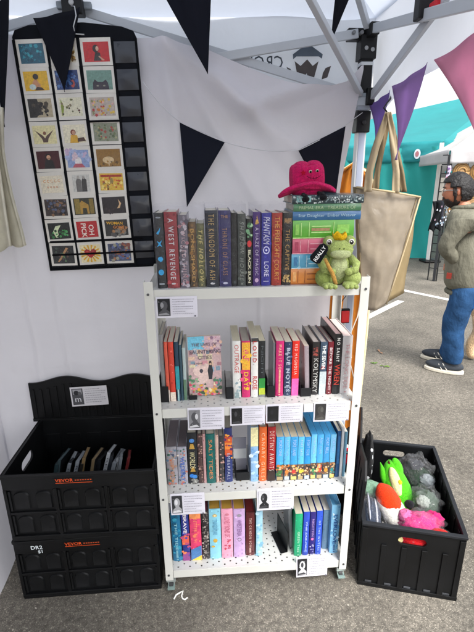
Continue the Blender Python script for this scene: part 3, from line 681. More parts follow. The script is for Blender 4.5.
bk(0,271.2,281,213,Y1,'a02c20','brick red book with slim gold lettering', 'THE FIRELIGHT COURT', 'dca048', tr=(.05,.92,.5), parts=[('e',.5,.5,.08,.01,'e0b060')])
bk(0,281.8,290.6,213,Y1,'141214','black book with ornate gold title, last upright on the top row', 'THE CAPTIVE', 'c09858', tr=(.22,.78,.5), parts=[('r',.1,.86,.9,.93,'8c6c40'),('s',.1,.03,.9,.16,16,.14,['c8a868','8c6c40'],6)])
# ---- stack lying flat
def flat_book(px0, px1, py1, py0, col, label, title, tcol, extra=(), yf=.025, depth=.155, pages='cfc9bb', blotch=None, z0=None):
    x0 = xat(px0, yf, 1.35); x1 = xat(px1, yf, 1.35); zc = z0 if z0 is not None else zat(py0, (x0+x1)/2, yf); z1 = zat(py1, (x0+x1)/2, yf)
    t = z1-zc-.0006; w = x1-x0; k = thing('book', label, 'book', (x0, yf, zc), rad(random.uniform(-1.5,1.5)), 'books lying flat in the stack')
    q = MB(col); bt = .0022; n = 6; pr = [( -(1-(2*i/n-1)**2)*.003, t*i/n) for i in range(n+1)]
    q.prism([(a, b) for a, b in pr] + [(bt, t), (bt, 0)], (0,0,0), (0,1,0), (0,0,1), (w,0,0)); q.box(0, w, bt, depth, 0, bt); q.box(0, w, bt, depth, t-bt, t)
    q.build('cover', 'gloss_print', k, smooth=True, sharp=40)
    q = MB(pages); q.box(.003, w-.003, bt+.0005, depth-.004, bt+.0002, t-bt-.0002); q.build('page_block', 'page_edges', k)
    art = []
    if blotch: art.append(('s', .01, .08, .99, .92, blotch[0], blotch[1], blotch[2], 5))
    art += list(extra)
    if art:
        q = MB(); draw(q, art, (0, -.0036, 0), (1,0,0), (0,0,1), w, t, .00012); q.build('spine_artwork', 'art_print', k)
    if title:
        vs, fs = text_geo(title, 'CENTER'); xs = [v[0] for v in vs]; ys = [v[1] for v in vs]; q = MB(tcol)
        sx = w*.84/(max(xs)-min(xs)); sy = t*.42/(max(ys)-min(ys)); cx_ = (max(xs)+min(xs))/2; cy_ = (max(ys)+min(ys))/2
        q.add([Vector((w/2+(v[0]-cx_)*sx, -.0042, t/2+(v[1]-cy_)*sy)) for v in vs], fs, tcol); q.build('spine_title', 'gloss_print', k)
    return z1
zc = SURF[0]+.0006
def boxes_art(c1, c2):
    return [('r',.13,.12,.14,.88,c1),('r',.26,.1,.27,.9,c1),('r',.3,.3,.62,.36,c1),('r',.3,.64,.62,.7,c1),('r',.66,.1,.67,.9,c1),('r',.04,.2,.1,.8,c2),('r',.72,.25,.92,.75,c2),('r',.0,.0,1,.06,c1)]
zc = flat_book(291,345,268,286,'d8863c','orange book at the bottom of the flat stack behind the frog plush', None, 'fff', boxes_art('8f4a24','e8ac6c'), z0=zc)
zc = flat_book(291.5,348,253.5,268,'5aa6c8','light blue book above the orange one in the flat stack', None, 'fff', boxes_art('c8e4ec','3c7aa8'), z0=zc, blotch=(20,.03,['8cc8e0','3c84b0']))
zc = flat_book(292,350,238,253.5,'c85a74','rose pink book in the middle of the flat stack', None, 'fff', boxes_art('e8a8b4','a83c58'), z0=zc)
zc = flat_book(292,352,220,238,'5ca838','lime green book with pale boxed title above the pink one', None, 'e', boxes_art('b8e08c','8cc85c')+[('r',.3,.42,.6,.58,'a8845c')], z0=zc)
zc = flat_book(291.5,358,211,220,'2f6494','blue book with white script third from the top of the flat stack', 'Star Daughter  Ember Weaver', 'a8c8d8', z0=zc)
zc = flat_book(292,357.5,203.5,211,'4c7c58','muted green book with pale lettering second from the top of the flat stack', 'PRIMAL ERA   TREASURE OF', 'a8c098', z0=zc)
zc = flat_book(290.5,360,194.5,203.5,'2c4048','dark teal book with white lace pattern on top of the flat stack', None, 'e', [('r',.06,.2,.26,.85,'8cc0c0')], z0=zc, blotch=(150,.012,['a8b8b8','7c9094','182428','d0d8d8']))
ZSTACK = zc
# clear wrap standing around some of the top row books
def wrap(x0, x1, y0, y1, z0, z1, label):
    k = MB('ffffff'); bx_, by_ = (x0+x1)/2, (y0+y1)/2
    def fn(u, v):
        a = 2*math.pi*u; ca, sa = math.cos(a), math.sin(a); s = 1/max(abs(ca), abs(sa))
        s = s*.93+.07*1.0
        zz = v*(z1-z0) + (.006*noise.noise(Vector((ca*6, sa*6, 2))) if v > .9 else 0); j = .003*noise.noise(Vector((ca*5, sa*5, v*6)))
        return Vector((ca*s*((x1-x0)/2+j), sa*s*((y1-y0)/2+j), zz))
    k.grid(fn, 60, 14); o = k.build('plastic_wrap', 'clear_film', smooth='all', loc=(bx_, by_, z0)); tag(o, label, 'plastic wrap')
wrap(xat(156,.01,1.3), xat(206.3,.01,1.3), .006, .185, SURF[0]+.001, SURF[0]+.262, 'clear crinkled plastic wrap around the five leftmost books of the top row')
wrap(xat(206.5,.01,1.3), xat(246.5,.01,1.3), .006, .195, SURF[0]+.001, SURF[0]+.262, 'clear plastic wrap around the tall navy and black books of the top row')
wrap(xat(252.4,.01,1.3), xat(291.3,.01,1.3), .006, .185, SURF[0]+.001, SURF[0]+.262, 'clear plastic wrap around the purple, blue, red and black books')

# ---- second shelf
def bookend(s, px, yf, label, w=.036, h=.07, flip=1, deep=.09):
    zs = SURF[s]; x = xat(px, yf, zs)
    k = thing('bookend', label, 'bookend', (x, yf, zs), 0, 'black metal bookends')
    q = MB('16171a'); q.box(-.0012, .0012, 0, deep, .0026, h); q.build('upright_plate', 'black_plastic', k, bevel=.0008)
    q = MB('1c1d20'); q.box(0 if flip > 0 else -w, w if flip > 0 else 0, .0, deep, .001, .0025); q.box(.0013 if flip > 0 else -w, w if flip > 0 else -.0013, -.004, .0, .001, h*.62); q.build('foot_plate', 'black_plastic', k, bevel=.0008)
bookend(1,161,.05,'black bookend at the left end of the second shelf', .03, .1)
kw2 = dict(soft=True)
bk(1,162.5,166.8,335,.062,'8c8c8e','grey slim book at the left end of the second shelf', depth=.16)
bk(1,167.2,170.6,342,.055,'d85c48','thin coral book with a white foot beside the grey book', depth=.17, parts=[('r',0,0,1,.2,'e8dcd0')], soft=True)
bk(1,171,176.4,342,.055,'d04030','vermilion book with white foot on the second shelf', depth=.17, parts=[('r',0,0,1,.16,'e8d8c8'),('s',.2,.3,.8,.9,12,.2,['e87060','b83024'],3)], soft=True)
bk(1,177,181,342,.055,'1c3a50','navy topped book turning teal lower down', depth=.16, parts=[('r',0,.2,1,.6,'2c94a0'),('r',.3,.0,.7,.2,'a8c8c8')], soft=True)
bk(1,181.4,184,345,.056,'2a4858','very thin dark teal booklet', depth=.15, soft=True)
bk(1,184.4,187.5,348,.06,'a8b8b8','thin pale grey booklet with green lower half', depth=.14, parts=[('r',0,0,1,.4,'5c7c64')], soft=True)
# face-out book
zs = SURF[1]; yf = .085
xa_, xb_ = xat(190, yf, zs), xat(222.5, yf, zs); hh = zat(337, (xa_+xb_)/2, yf+.03)-zs
k = thing('book', 'pastel city cover book standing face out with a small dark figure and flowers', 'book', ((xa_+xb_)/2, yf, zs+.004), rad(4)); k.rotation_euler = (rad(-9), 0, rad(3))
w = xb_-xa_
q = MB('c8b8b0'); q.box(-w/2, w/2, 0, .0022, 0, hh); q.box(-w/2, w/2, .02, .0222, 0, hh); q.box(-w/2-.001, -w/2, 0, .0222, 0, hh); q.build('cover', 'gloss_print', k)
q = MB('d8d2c4'); q.box(-w/2+.001, w/2-.003, .0024, .0198, .002, hh-.003); q.build('page_block', 'page_edges', k)
R = random.Random(5); art = [('r',0,0,1,1,'c8a8a8'),('r',0,.78,.55,1,'6cbcd8'),('r',.5,.72,1,1,'c8a8b4'),('s',.45,.7,1,1,30,.05,['b87a8c','d8c0c0','8c6c84','e0b4a0'],2)]
for i in range(26):
    x = R.uniform(0,.88); y = R.uniform(.25,.72); art.append(('r',x,y,min(1,x+R.uniform(.08,.2)),y+R.uniform(.04,.1),R.choice(['8ca8bc','d8b8a0','c88c94','b4c0cc','a87c84','d8cca8','7c94a4'])))
art += [('e',.33,.42,.2,.1,'dcc0b8'),('p',[(.2,.2),(.62,.2),(.72,.5),(.5,.55)],'d8bcb4')]
art += [('e',.38,.42,.055,.035,'3c3844'),('p',[(.6,.27),(.7,.27),(.74,.42),(.7,.52),(.62,.52),(.57,.42)],'1c1e28'),('e',.66,.55,.04,.035,'2a2228'),('e',.66,.53,.025,.02,'d8b094')]
art += [('s',.02,.0,.98,.2,60,.05,['e0a838','d0485c','e8d8b0','6c8c54','38583c','e88ca0'],9), ('s',0,.12,.3,.35,16,.05,['4c7c5c','8cb088','d8708c'],8), ('s',.75,.15,1,.3,12,.05,['4c7c5c','5c8c8c','d8708c'],8)]
art += [('t','THE LIVES OF',.5,.86,.07,'6a5460'),('t','SAUNTERING',.52,.74,.085,'544a58'),('t','CITIES',.5,.64,.085,'6c5c68'),('t','a novel',.3,.55,.05,'6c5c68')]
q = MB(); draw(q, art, (-w/2, -.0002, 0), (1,0,0), (0,0,1), w, hh, .0002); q.build('cover_artwork', 'art_print', k)
bookend(1,189,.06,'low black bookend foot beneath the face out book', .03, .03)
bookend(1,226,.055,'black bookend left of the white spined books', .028, .075)
bk(1,233,241,341,.062,'dcdcd8','white book with red capital lettering, first of the middle group', 'OUTRAGE', 'c83430', tr=(.06,.55,.6), parts=[('r',.2,.0,.8,.1,'8ca0a0'),('s',.1,.0,.9,.3,14,.16,['b8c8c8','8ca0a8'],2)], pages='c9c3ae', soft=True, depth=.17)
bk(1,242,250.2,341,.062,'c8286c','magenta and yellow book in the middle group', 'SUNNY DAYS', 'f0c83c', tr=(.05,.85,.7), parts=[('r',0,.5,1,.98,'e8a83c'),('s',0,.1,1,.9,18,.25,['d83470','f0b83c','e0507c'],4)], pages='a8a29a', soft=True, depth=.15)
bk(1,251,258,338,.062,'e0e0dc','white book with red lettering at both ends', 'LOUD', 'c03434', tr=(.05,.4,.6), parts=[('t','ROSE',.5,.25,.1,'c03434',-math.pi/2),('r',0,.94,1,1,'3c3c3c')], pages='c9c3ae', soft=True, depth=.19)
bk(1,258.6,265,341,.062,'1c2024','black book fading to green and yellow at its foot', 'NIGHT', '5c6468', tr=(.08,.6,.4), parts=[('r',0,.16,1,.34,'2c8c3c'),('r',0,.04,1,.16,'b8c83c'),('r',0,0,1,.04,'808488')], pages='c9c3ae', soft=True, depth=.17)
bookend(1,267,.055,'black bookend in the centre of the second shelf', .03, .075)
bk(1,272.6,274.8,343,.07,'7c7e84','very thin grey pamphlet left of the magenta book', depth=.13, soft=True)
bk(1,275.2,283,341,.062,'c4246c','hot pink book with pale title left of the navy one', 'MAKE IT SO', 'ecc8a0', tr=(.06,.5,.5), pages='c9c3b4', soft=True, depth=.16)
bk(1,283.6,290.6,342,.062,'2c3858','navy book with white scribbles', 'BLUE NOTES', 'b0b8c8', blotch=(26,.16,['4c5c84','1c2440','8c94a8']), pages='c9c3b4', soft=True, depth=.16)
bk(1,291,298,341,.062,'d8281c','red book with pink foot and white lettering', 'RED MAGNOLIA', 'f0dcd0', tr=(.05,.6,.5), parts=[('r',0,0,1,.32,'e060ac')], pages='c9c3b4', soft=True, depth=.14)
bookend(1,300,.05,'black bookend left of the dark thrillers', .04, .055)
bk(1,305,309.6,346,.07,'9c9096','slim mauve grey book leaning beside the dark thrillers', depth=.18, soft=True, lean=rad(-3))
bk(1,310.6,317.6,342,.06,'1e1c1e','black book with large silver lettering running down', 'KOLYMSKY', 'c0c0bc', tr=(.3,.95,.7), parts=[('s',.1,.75,.9,.98,10,.25,['8c4038','5c2c2c'],7)], depth=.19, pages='b0a8a4')
bk(1,318.2,325,342,.06,'3a4c60','slate blue book with white lower half', 'THE SEVEN', 'e0e4e4', tr=(.05,.5,.6), parts=[('r',0,0,1,.45,'b8c4c8'),('s',.2,.5,.8,.6,6,.2,['c83c38'],7)], depth=.19, pages='b0a8a4')
bk(1,325.6,331,342,.06,'6c1c28','dark crimson book with white lettering', 'BEFORE THE NIGHT', 'd8c8c8', depth=.19, pages='b0a8a4')
bk(1,331.6,338.6,334,.06,'16161a','tall black book with white top title and red lower title', 'NO SAINT', 'dcdcd8', tr=(.06,.45,.5), parts=[('t','WREN',.5,.33,.12,'b83c30',-math.pi/2)], depth=.21, pages='c8a8a8')
bk(1,339.4,349,336,.06,'c8c4c4','thick pale grey book with faint pink lettering, last on the second shelf', 'THE LONG TIDE', 'c88c90', tr=(.12,.9,.5), depth=.21, pages='d8c4c0')
# ---- third shelf
FL = ['c8705c','5c7890','8c8c98','3c6458','b08c78','d8ccc4','46506c']
bk(2,168,178.6,447,.055,'9c9aa2','grey floral book with orange title at the left end of the third shelf', 'HAPPY WILD', 'e09050', tr=(.3,.85,.5), blotch=(46,.12,FL), depth=.2, pages='6c6468')
bk(2,179,188.4,447,.055,'a4a4b0','grey floral book with blue title, second on the third shelf', 'WILDERLY', '4c6cb8', tr=(.25,.9,.5), blotch=(46,.12,FL), depth=.2, pages='6c6468')
bk(2,189,198.4,433,.055,'1c2026','black and gold ornate book with two blue orbs', 'WORLDS', 'e8e0b0', tr=(.35,.68,.6), parts=[('e',.5,.86,.28,.04,'4c84c8'),('p',[(.2,.7),(.8,.7),(.65,.8),(.35,.8)],'b89040'),('p',[(.2,.25),(.8,.25),(.6,.34),(.4,.34)],'b89040'),('e',.35,.17,.25,.04,'2c74c8'),('e',.7,.15,.25,.04,'3c84d0'),('s',.1,.0,.9,.1,14,.16,['b8b8b0','7c7c78'],2)], depth=.16)
bk(2,199,203.6,434,.055,'4c3838','dark brown patterned book', blotch=(46,.22,['7c5c54','2c2020','a8887c']), depth=.16)
bk(2,204,206.8,434,.055,'b89090','thin dusty pink book left of the teal one', blotch=(10,.22,['d8b8b0','8c5c5c']), depth=.16)
bk(2,207.2,216,434,.053,'15605c','teal book with orange title on the third shelf', 'SALT TIDES', 'd88c58', tr=(.1,.9,.4), depth=.16, parts=[('r',.05,.02,.08,.98,'0c4844'),('r',.92,.02,.95,.98,'0c4844')])
bk(2,216.4,219.4,435,.055,'c8a89c','thin peach book right of the teal one', blotch=(10,.22,['d8c0b0','a87c70']), depth=.15)
bk(2,219.8,224.4,436,.055,'3c3a3c','dark grey floral book right of the peach one', blotch=(34,.22,['7c6c68','b89088','2a2628']), depth=.15)
bk(2,225.2,232.8,428,.055,'28346c','navy book with a flame orange upper half', 'EMBERFALL', 'b8bcd0', tr=(.45,.95,.4), parts=[('r',0,.52,1,.86,'c8542c'),('r',0,.62,1,.74,'e08438'),('s',0,.45,1,.9,14,.22,['a83c3c','e09840','58305c'],3)], depth=.16)
zs = SURF[2]; bookend(2,236,.06,'black bookend in the gap of the third shelf', .052, .06)
x = xat(234,.1,zs); k = MB('8c8a92'); k.box(0, .052, 0, .0025, 0, .15); k.box(0, .052, -.001, 0, .055, .10, 'c8c8c6'); o = k.build('grey_divider', 'paper', loc=(x, .12, zs+.003)); tag(o, 'grey and white backing card standing in the gap of the third shelf', 'divider card')
bk(2,250.6,258,427,.05,'8cb4dc','pale blue book with cream top, right of the gap', parts=[('r',0,.66,1,1,'e0d8a8'),('s',0,.1,1,.6,14,.3,['a8c8e8','6c9ccc','c8d8e8'],3)], depth=.15)
bk(2,259,266.4,427,.05,'d8642c','bright orange book with pale lettering', 'CANARY GIRLS', 'f0d0a8', tr=(.1,.92,.5), depth=.14)
bk(2,267.2,275,427,.05,'9c1c20','deep red book with bold white lettering', 'DESTINY AWAITS', 'ecdcd0', tr=(.06,.8,.65), parts=[('r',0,0,1,.22,'30201c')], depth=.14)
edges = [275.8,283.4,289.6,297,303.4,309.6,315.6,322,328.4,334.2]
LB = ['with a green scarf figure','with two orange figures','with a red hatted figure','with a yellow figure','with brown barrels','with a green wagon','with a red cart','with an amber door','with a teal figure']
for i in range(9):
    a, b = edges[i], edges[i+1]; tall = i >= 5
    c = ['4aa4dc','5cb0e0','3c98d0','58b4e4','2c8ccc','68b8e8','48a0d8','3c90c8','70b4d8'][i]
    cols = [['3c6c3c','6c4830','c86c30'],['d87830','8c5430','3c2c28'],['b8342c','5c4030','d8b060'],['d8b43c','6c5038','3c3c34'],['6c4830','8c6844','2c2420'],['3c7c4c','8c5c3c','2c2c24'],['b83c2c','6c4434','d89c54'],['c8842c','5c3c2c','2c2c34'],['2c8080','7c5438','c8743c']][i]
    bk(2,a,b-.25,437 if not tall else 434.5,.048,c,'sky blue serial paperback %s at its foot' % LB[i], 'PORT %s' % ['ONE','TWO','LAND','GATE','SIDE','HAVEN','TOWN','BELL','WAY'][i], 'a8c0f0', tr=(.06,.42,.5), pages='b9b09a' if not tall else '3c94cc', soft=True, depth=.15 if not tall else .2,
       parts=[('r',0,.0,1,.36,'4c3c34'),('r',0,.33,1,.37,'7c5c3c'),('s',.02,.1,.98,.36,22,.22,cols+['c8b084'],i),('e',.5,.2,.3,.05,cols[0]),('e',.5,.27,.16,.02,'d8b090'),('r',.1,.01,.9,.09,['a8946c','b8ccdc','e0c870'][i%3])])
bk(2,334.8,338.4,431,.05,'1c4c7c','slim dark blue book right of the sky blue serials', depth=.16, soft=True, parts=[('r',.2,.3,.8,.9,'2c6ca4')])
bk(2,338.8,341.4,428,.05,'d8dce0','slim white book near the right end of the third shelf', depth=.17, soft=True)
bk(2,341.8,344.6,432,.05,'5c88a0','slim blue grey book at the right end of the third shelf', depth=.17, soft=True)
# ---- fourth shelf
Y4 = .045
bk(3,173.4,182.6,513,Y4,'1c6c94','teal blue book, first on the bottom shelf', 'THE TIDE', '8cc0cc', tr=(.2,.75,.35), blotch=(24,.25,['2480a8','165878','3094b4']), depth=.16)
bk(3,183.2,190.6,512,Y4,'283484','indigo book with white title and orange sunset foot', 'BRAVE', 'e8e0e8', tr=(.04,.42,.6), parts=[('r',0,.34,1,.52,'d85c4c'),('r',0,.0,1,.18,'8c4484'),('s',0,.1,1,.6,18,.25,['e07c4c','3c44a0','b84c74'],3)], depth=.16)
bk(3,191.4,202.4,510,Y4,'d8406c','hot pink and orange book with a blue and yellow foot', 'BETTER SUN', 'f0a070', tr=(.15,.6,.35), parts=[('r',0,.84,1,1,'e89058'),('p',[(0,0),(1,.1),(1,.3),(0,.22)],'4878b0'),('p',[(0,0),(1,0),(1,.1)],'e8c850'),('s',.1,.3,.9,.85,14,.2,['e8586c','c83468','e87c60'],5)], depth=.15)
bk(3,203.2,209.8,511,Y4,'2c2628','black book speckled grey between pink and pale blue books', blotch=(90,.16,['7c7470','a8a098','4c4444']), depth=.16, pages='5c2038')
PG = 'b48c34'
bk(3,210.4,221.6,509,Y4,'86c4d8','pale blue book with small gold flowers and gilt page edges', 'STRANGE DAYS AND', '5c98b8', tr=(.2,.5,.5), parts=[('e',.5,.88,.2,.03,'c8a85c'),('e',.5,.88,.1,.015,'e8dcb0'),('e',.5,.38,.2,.04,'c8a040'),('e',.3,.26,.16,.02,'c8a040')], depth=.18, pages=PG)
bk(3,222.2,233.4,509,Y4,'e09cb4','baby pink book with rose lettering and gilt page edges', 'LOVELY BONES OF', 'b85470', tr=(.15,.55,.6), parts=[('e',.5,.9,.2,.025,'c8788c'),('s',.25,.2,.75,.4,10,.12,['c03c50','b8506c'],5)], depth=.18, pages=PG)
bk(3,234,245.2,509,Y4,'c0a0cc','lilac book with a round grey emblem and gilt page edges', 'WISTERIA', '8c6c98', tr=(.2,.55,.5), parts=[('e',.5,.88,.22,.03,'8c8490'),('e',.5,.38,.2,.04,'84788c'),('e',.5,.38,.12,.024,'c0a0cc')], depth=.18, pages=PG)
bk(3,246,254.6,512,Y4+.005,'561c20','dark maroon book with slim white title', 'THE CRIMSON VOW', 'c8a8a0', tr=(.12,.8,.35), depth=.17, pages='7c2426')
bk(3,256,262.4,511,Y4,'9cc8dc','slim icy blue book right of the maroon one', blotch=(20,.3,['bcdcec','7cb0cc']), depth=.17)
q = thing('bookend', 'black bookend leaning in the gap of the bottom shelf', 'bookend', (xat(287,.06,SURF[3]), .05, SURF[3]+.002), rad(12), 'black metal bookends')
e_ = MB('131416'); e_.box(-.0013,.0013,0,.12,.002,.10); e_.build('upright_plate','black_plastic',q,bevel=.0008)
e_ = MB('131416'); e_.box(-.03,0,0,.12,0,.0018); e_.build('foot_plate','black_plastic',q,bevel=.0006)
bk(3,289.6,293,505,.075,'6c7074','slim grey green book leaning behind the bookend of the bottom shelf', depth=.15, lean=rad(-3))
bk(3,294,301.2,514,.032,'1c9c6c','emerald green book on the bottom shelf', 'GREEN TREE', 'b8e0c8', tr=(.4,.9,.35), soft=True, depth=.19, pages='bdb6a4')
bk(3,302,308,512,.034,'2a48b4','royal blue book right of the green one', 'THE SAILORS', 'a8bce8', tr=(.2,.9,.35), soft=True, depth=.19, pages='bdb6a4', parts=[('e',.5,.1,.3,.03,'6c84d0')])
bk(3,308.6,314,512,.034,'2c2470','dark violet blue book with pink emblem', 'NIGHTFIN', 'c8a8d8', tr=(.15,.55,.4), soft=True, depth=.19, pages='bdb6a4', parts=[('e',.5,.38,.26,.03,'d870a8'),('s',.1,.0,.9,.25,12,.2,['8c88b8','b0b0c8'],3)])
bk(3,314.6,320.6,511,.034,'2c50c0','cobalt blue book right of the violet one', 'OF THE WATERS', 'a8c0f0', tr=(.2,.9,.35), soft=True, depth=.19, pages='bdb6a4')
bk(3,321.6,328,510,.06,'5c7c94','slate book recessed between cobalt and pale floral books', depth=.14, soft=True)
bk(3,329,337.4,505,.036,'7cb8dc','tall pale blue floral book at the right end of the bottom shelf', 'EVERLOVE', '24508c', tr=(.18,.8,.5), blotch=(30,.16,['a8d0e8','5c9ccc','d0e4f0']), depth=.2, pages='4c8cb8')
# ------------------------------------------------------------------ price tags
def price_tag(px0, px1, py0, py1, label, y=-.0095, pic=.3, dark=('2c2c30','6c6c70','a8a8ac'), lines=7, tilt=0, seed=0):
    x0 = xat(px0, y, 1); a = pt(px0, py0, 1, y); b = pt(px1, py0, 1, y); c = pt(px0, py1, 1, y)
    w = b.x-a.x; h = a.z-c.z; base = Vector((a.x, y, c.z))
    k = thing('paper_tag', label, 'paper tag', base, 0, 'paper description tags'); k.rotation_euler = (0, tilt, 0)
    q = MB('d6d4de'); q.grid(lambda u, v: Vector((u*w, -.0006-.003*math.sin(v*2.6+.4)*(1-v), v*h)), 4, 4)
    q.build('tag_paper', 'paper', k, solid=.0003)
    R = random.Random(seed); art = []
    if pic: art += [('r',.04,.1,.04+pic,.92,dark[0]), ('e',.04+pic*.5,.60,pic*.30,.22,dark[1]),('p',[(.06,.12),(.02+pic,.12),(.02+pic,.30),(.04+pic*.55,.48),(.07,.28)],dark[1]),('e',.04+pic*(.3+.4*R.random()),.62,pic*.14,.13,dark[2]),('p',[(.06,.2),(.03+pic*.7,.26),(.02+pic,.16),(.06,.13)],dark[2]),('s',.07,.16,.01+pic,.86,8,.012,list(dark),seed)]
    x1_ = .08+pic
    for i in range(lines):
        yy = .88-i*.78/lines; 
        xx = x1_+.02
        end = .9 if i % 3 != 2 else .7
        while xx < end:
            ww = R.uniform(.012,.045); art.append(('r',xx,yy-.011,xx+ww,yy+.013,'86848f')); xx += ww+.010
    if not pic == 0: art.append(('r',.92,.06,.96,.13,'5c5a66'))
    q = MB(); draw(q, art, (0, -.004, 0), (1,0,0), (0,0,1), w, h, .0002); q.build('print', 'paper', k)
price_tag(155.5,197,297,318,'description tag under the left end of the top shelf with a dark banded photo', dark=('1c1c20','4c4c50','8c8c90'), seed=1)
price_tag(187,224,408,430,'description tag with a pale grey picture under the face out book', dark=('7c7c80','4c4c50','c8c8cc'), seed=2, tilt=rad(.5))
price_tag(230,265,406.5,425.5,'description tag with a black picture of a pale flower', dark=('101012','1a1a1c','3c3c40'), seed=3)
price_tag(266,303,404.5,423,'description tag with a plain black picture under the magenta books', dark=('121214','161618','202024'), seed=4)
price_tag(304,313,404,412,'small blank paper slip between two description tags', pic=0, lines=0, seed=5)
price_tag(314,349.5,402,421.5,'description tag with a charcoal picture at the right end', dark=('2a2a2a','3c3a38','50504c'), seed=6)
price_tag(170,204.5,494,515,'description tag with a moonlit photo over the teal book of the bottom shelf', dark=('2c2c30','9c9ca0','d0d0d4'), seed=7)
price_tag(257,294,489,510.5,'description tag with an ink drawing over the gap of the bottom shelf', dark=('c8c8cc','1c1c20','3c3c40'), seed=8)
price_tag(297,328,557,577,'description tag hanging below the bottom shelf near the ground', y=-.006, dark=('1c1c20','c8c8cc','3c3c40'), seed=9, tilt=rad(-1.5))


# ------------------------------------------------------------------ frog plush
GR, GR2, GR3 = 'a3b268', 'bcc592', '96a65a'
fy = -.005
fx = xat(338, fy, 1.3)
frog = thing('frog_plush', 'green frog plush with a yellow crown sitting on the top shelf', 'plush toy', (fx, .012, SURF[0]+.0005), rad(-4)); frog.scale = (1.1, 1.1, 1.13)
def fuzzy(a=.04, s=22): return lambda d: 1+a*noise.noise(d*3)
q = MB(GR)
f1 = fuzzy(.06)
q.ball((0,-.002,.052), (.040,.030,.052), 24, 16, GR, f1)                # trunk
q.ball((0,-.018,.105), (.040,.032,.028), 24, 14, GR, f1)              # head
q.ball((0,-.040,.096), (.030,.015,.015), 18, 10, GR2, f1)             # muzzle
for s in (-1, 1):
    q.ball((s*.030,-.012,.126), (.0175,.0165,.0175), 16, 12, GR, f1)     # eye mounds
    q.ball((s*.042,-.022,.024), (.025,.032,.026), 18, 12, GR3 if s < 0 else GR, f1)  # thighs
    q.ball((s*.030,-.048,.009), (.022,.024,.010), 16, 10, GR, f1)        # feet
    for t in (-1, 0, 1): q.ball((s*.030+t*.013,-.068,.008), (.008,.009,.007), 10, 8, GR, f1)
    q.tube([(s*.034,-.008,.080),(s*.050,-.024,.064),(s*.044,-.042,.050),(s*.026,-.048,.048)], [.013,.013,.0115,.010], 12, GR)
    q.ball((s*.024,-.049,.047), (.012,.010,.011), 12, 8, GR, f1)
o = q.build('body', 'plush', frog, smooth='all')
q = MB('b8c18c'); q.ball((0,-.022,.055), (.026,.018,.036), 20, 14, 'bcc592', f1); q.build('belly_patch', 'plush', frog, smooth='all')
for s in (-1, 1):
    q = MB('e8e4dc'); cx_ = s*.032; q.ball((cx_,-.0265,.127), (.0085,.004,.0088), 14, 10, 'e8e4dc'); q.ball((cx_,-.0292,.1268), (.0060,.0026,.0064), 12, 8, '1a1412'); q.ball((cx_-.002,-.0315,.129), (.0018,.001,.0018), 8, 6, 'f4f4f4'); q.build('eye', 'gloss_print', frog, smooth='all')
q = MB('26301a'); q.tube([(x_*.001, -.0535+abs(x_)*.00045, .101-abs(x_)**1.5*.00008) for x_ in (-22,-15,-8,0,8,15,22)], .0009, 5)
for s in (-1, 1): q.ball((s*.006,-.0505,.112), .0018, 8, 6)
q.build('mouth', 'cloth', frog)
# crown
q = MB('e8b818'); n = 20; vs = []
for i in range(n):
    a = 2*math.pi*i/n; r = .021; vs.append((r*math.cos(a), r*math.sin(a)-.012, .127)); 
for i in range(n):
    a = 2*math.pi*i/n; r = .0225; vs.append((r*math.cos(a), r*math.sin(a)-.012, .148+(.007 if i % 4 in (1,2) else -.002)))
q.add(vs, [(i, (i+1)%n, n+(i+1)%n, n+i) for i in range(n)]+[tuple(range(n-1,-1,-1))])
q.build('crown', 'plush', frog, smooth='all', solid=.004, subsurf=1)
# stick and black tag
q = MB('c8984c'); q.tube([(-.048,-.056,.086),(-.038,-.060,.066),(-.026,-.063,.046),(-.018,-.062,.026),(-.013,-.060,.014)], [.0045,.0055,.006,.006,.005], 12); q.build('carrot_stick', 'plush', frog, smooth='all')
q = MB('101318'); Mt = Matrix.Rotation(rad(-52), 4, 'Y') @ Matrix.Scale(1,4)
cen = Vector((-.062,-.050,.098))
qq = [(-.024,-.008),(-.018,-.015),(0,-.014),(.018,-.012),(.026,-.006),(.026,.007),(.018,.013),(0,.014),(-.018,.016),(-.025,.01)]
ux_ = Vector((math.cos(rad(55)),0,math.sin(rad(55)))); uy_ = Vector((-math.sin(rad(55)),0,math.cos(rad(55))))
q.prism([(a*1.15, b*1.15) for a, b in qq], cen, ux_, uy_, (0,.006,0)); q.build('black_sign', 'plush', frog, bevel=.002)
q = MB('e8e8e8'); q.text('REALLY', cen+Vector((0,-.0012,0)), ux_, uy_, .0145, 'e8e8e8', t=0); q.build('sign_lettering', 'cloth', frog)

# ------------------------------------------------------------------ pink cowboy hat plush
hxp = xat(308, .06, ZSTACK); hat = thing('cowboy_hat_plush', 'hot pink cowboy hat plush with a smiling face on the flat book stack', 'plush toy', (hxp, .075, ZSTACK+.002), rad(4)); hat.rotation_euler = (rad(4), rad(-5), rad(4))
PK = 'cf1c62'
q = MB(PK)
def brim(u, v):
    a = 2*math.pi*u; r = .15+.85*v; x = .098*r*math.cos(a); y = .062*r*math.sin(a)
    z = .006 + .030*abs(math.cos(a))**3*v**2*(1 if True else 0) + .018*math.exp(-((math.cos(a))**2)*6)*(1 if math.sin(a) < 0 else .4)*v*0
    z = .010 + .012*(1-v) + (.034 if math.sin(a) < 0 else .018)*abs(math.sin(a))**1.6*v**1.4 - .010*abs(math.cos(a))**4*v**2 + .010*math.sin(a*2+.6)*v*abs(math.cos(a))
    y *= 1-.25*v*abs(math.sin(a))
    return Vector((x, y, z))
q.grid(brim, 48, 12); q.build('brim', 'plush', hat, smooth='all', solid=-.013, subsurf=1)
q = MB(PK); q.ball((0,0,.046), (.053,.038,.052), 28, 18, PK, lambda d: Vector((max(-1,min(1,d.x*1.25)), max(-1,min(1,d.y*1.2)), min(d.z*1.3, .92-.16*math.exp(-(d.x*3)**2))))*(1+.03*noise.noise(d*3)))
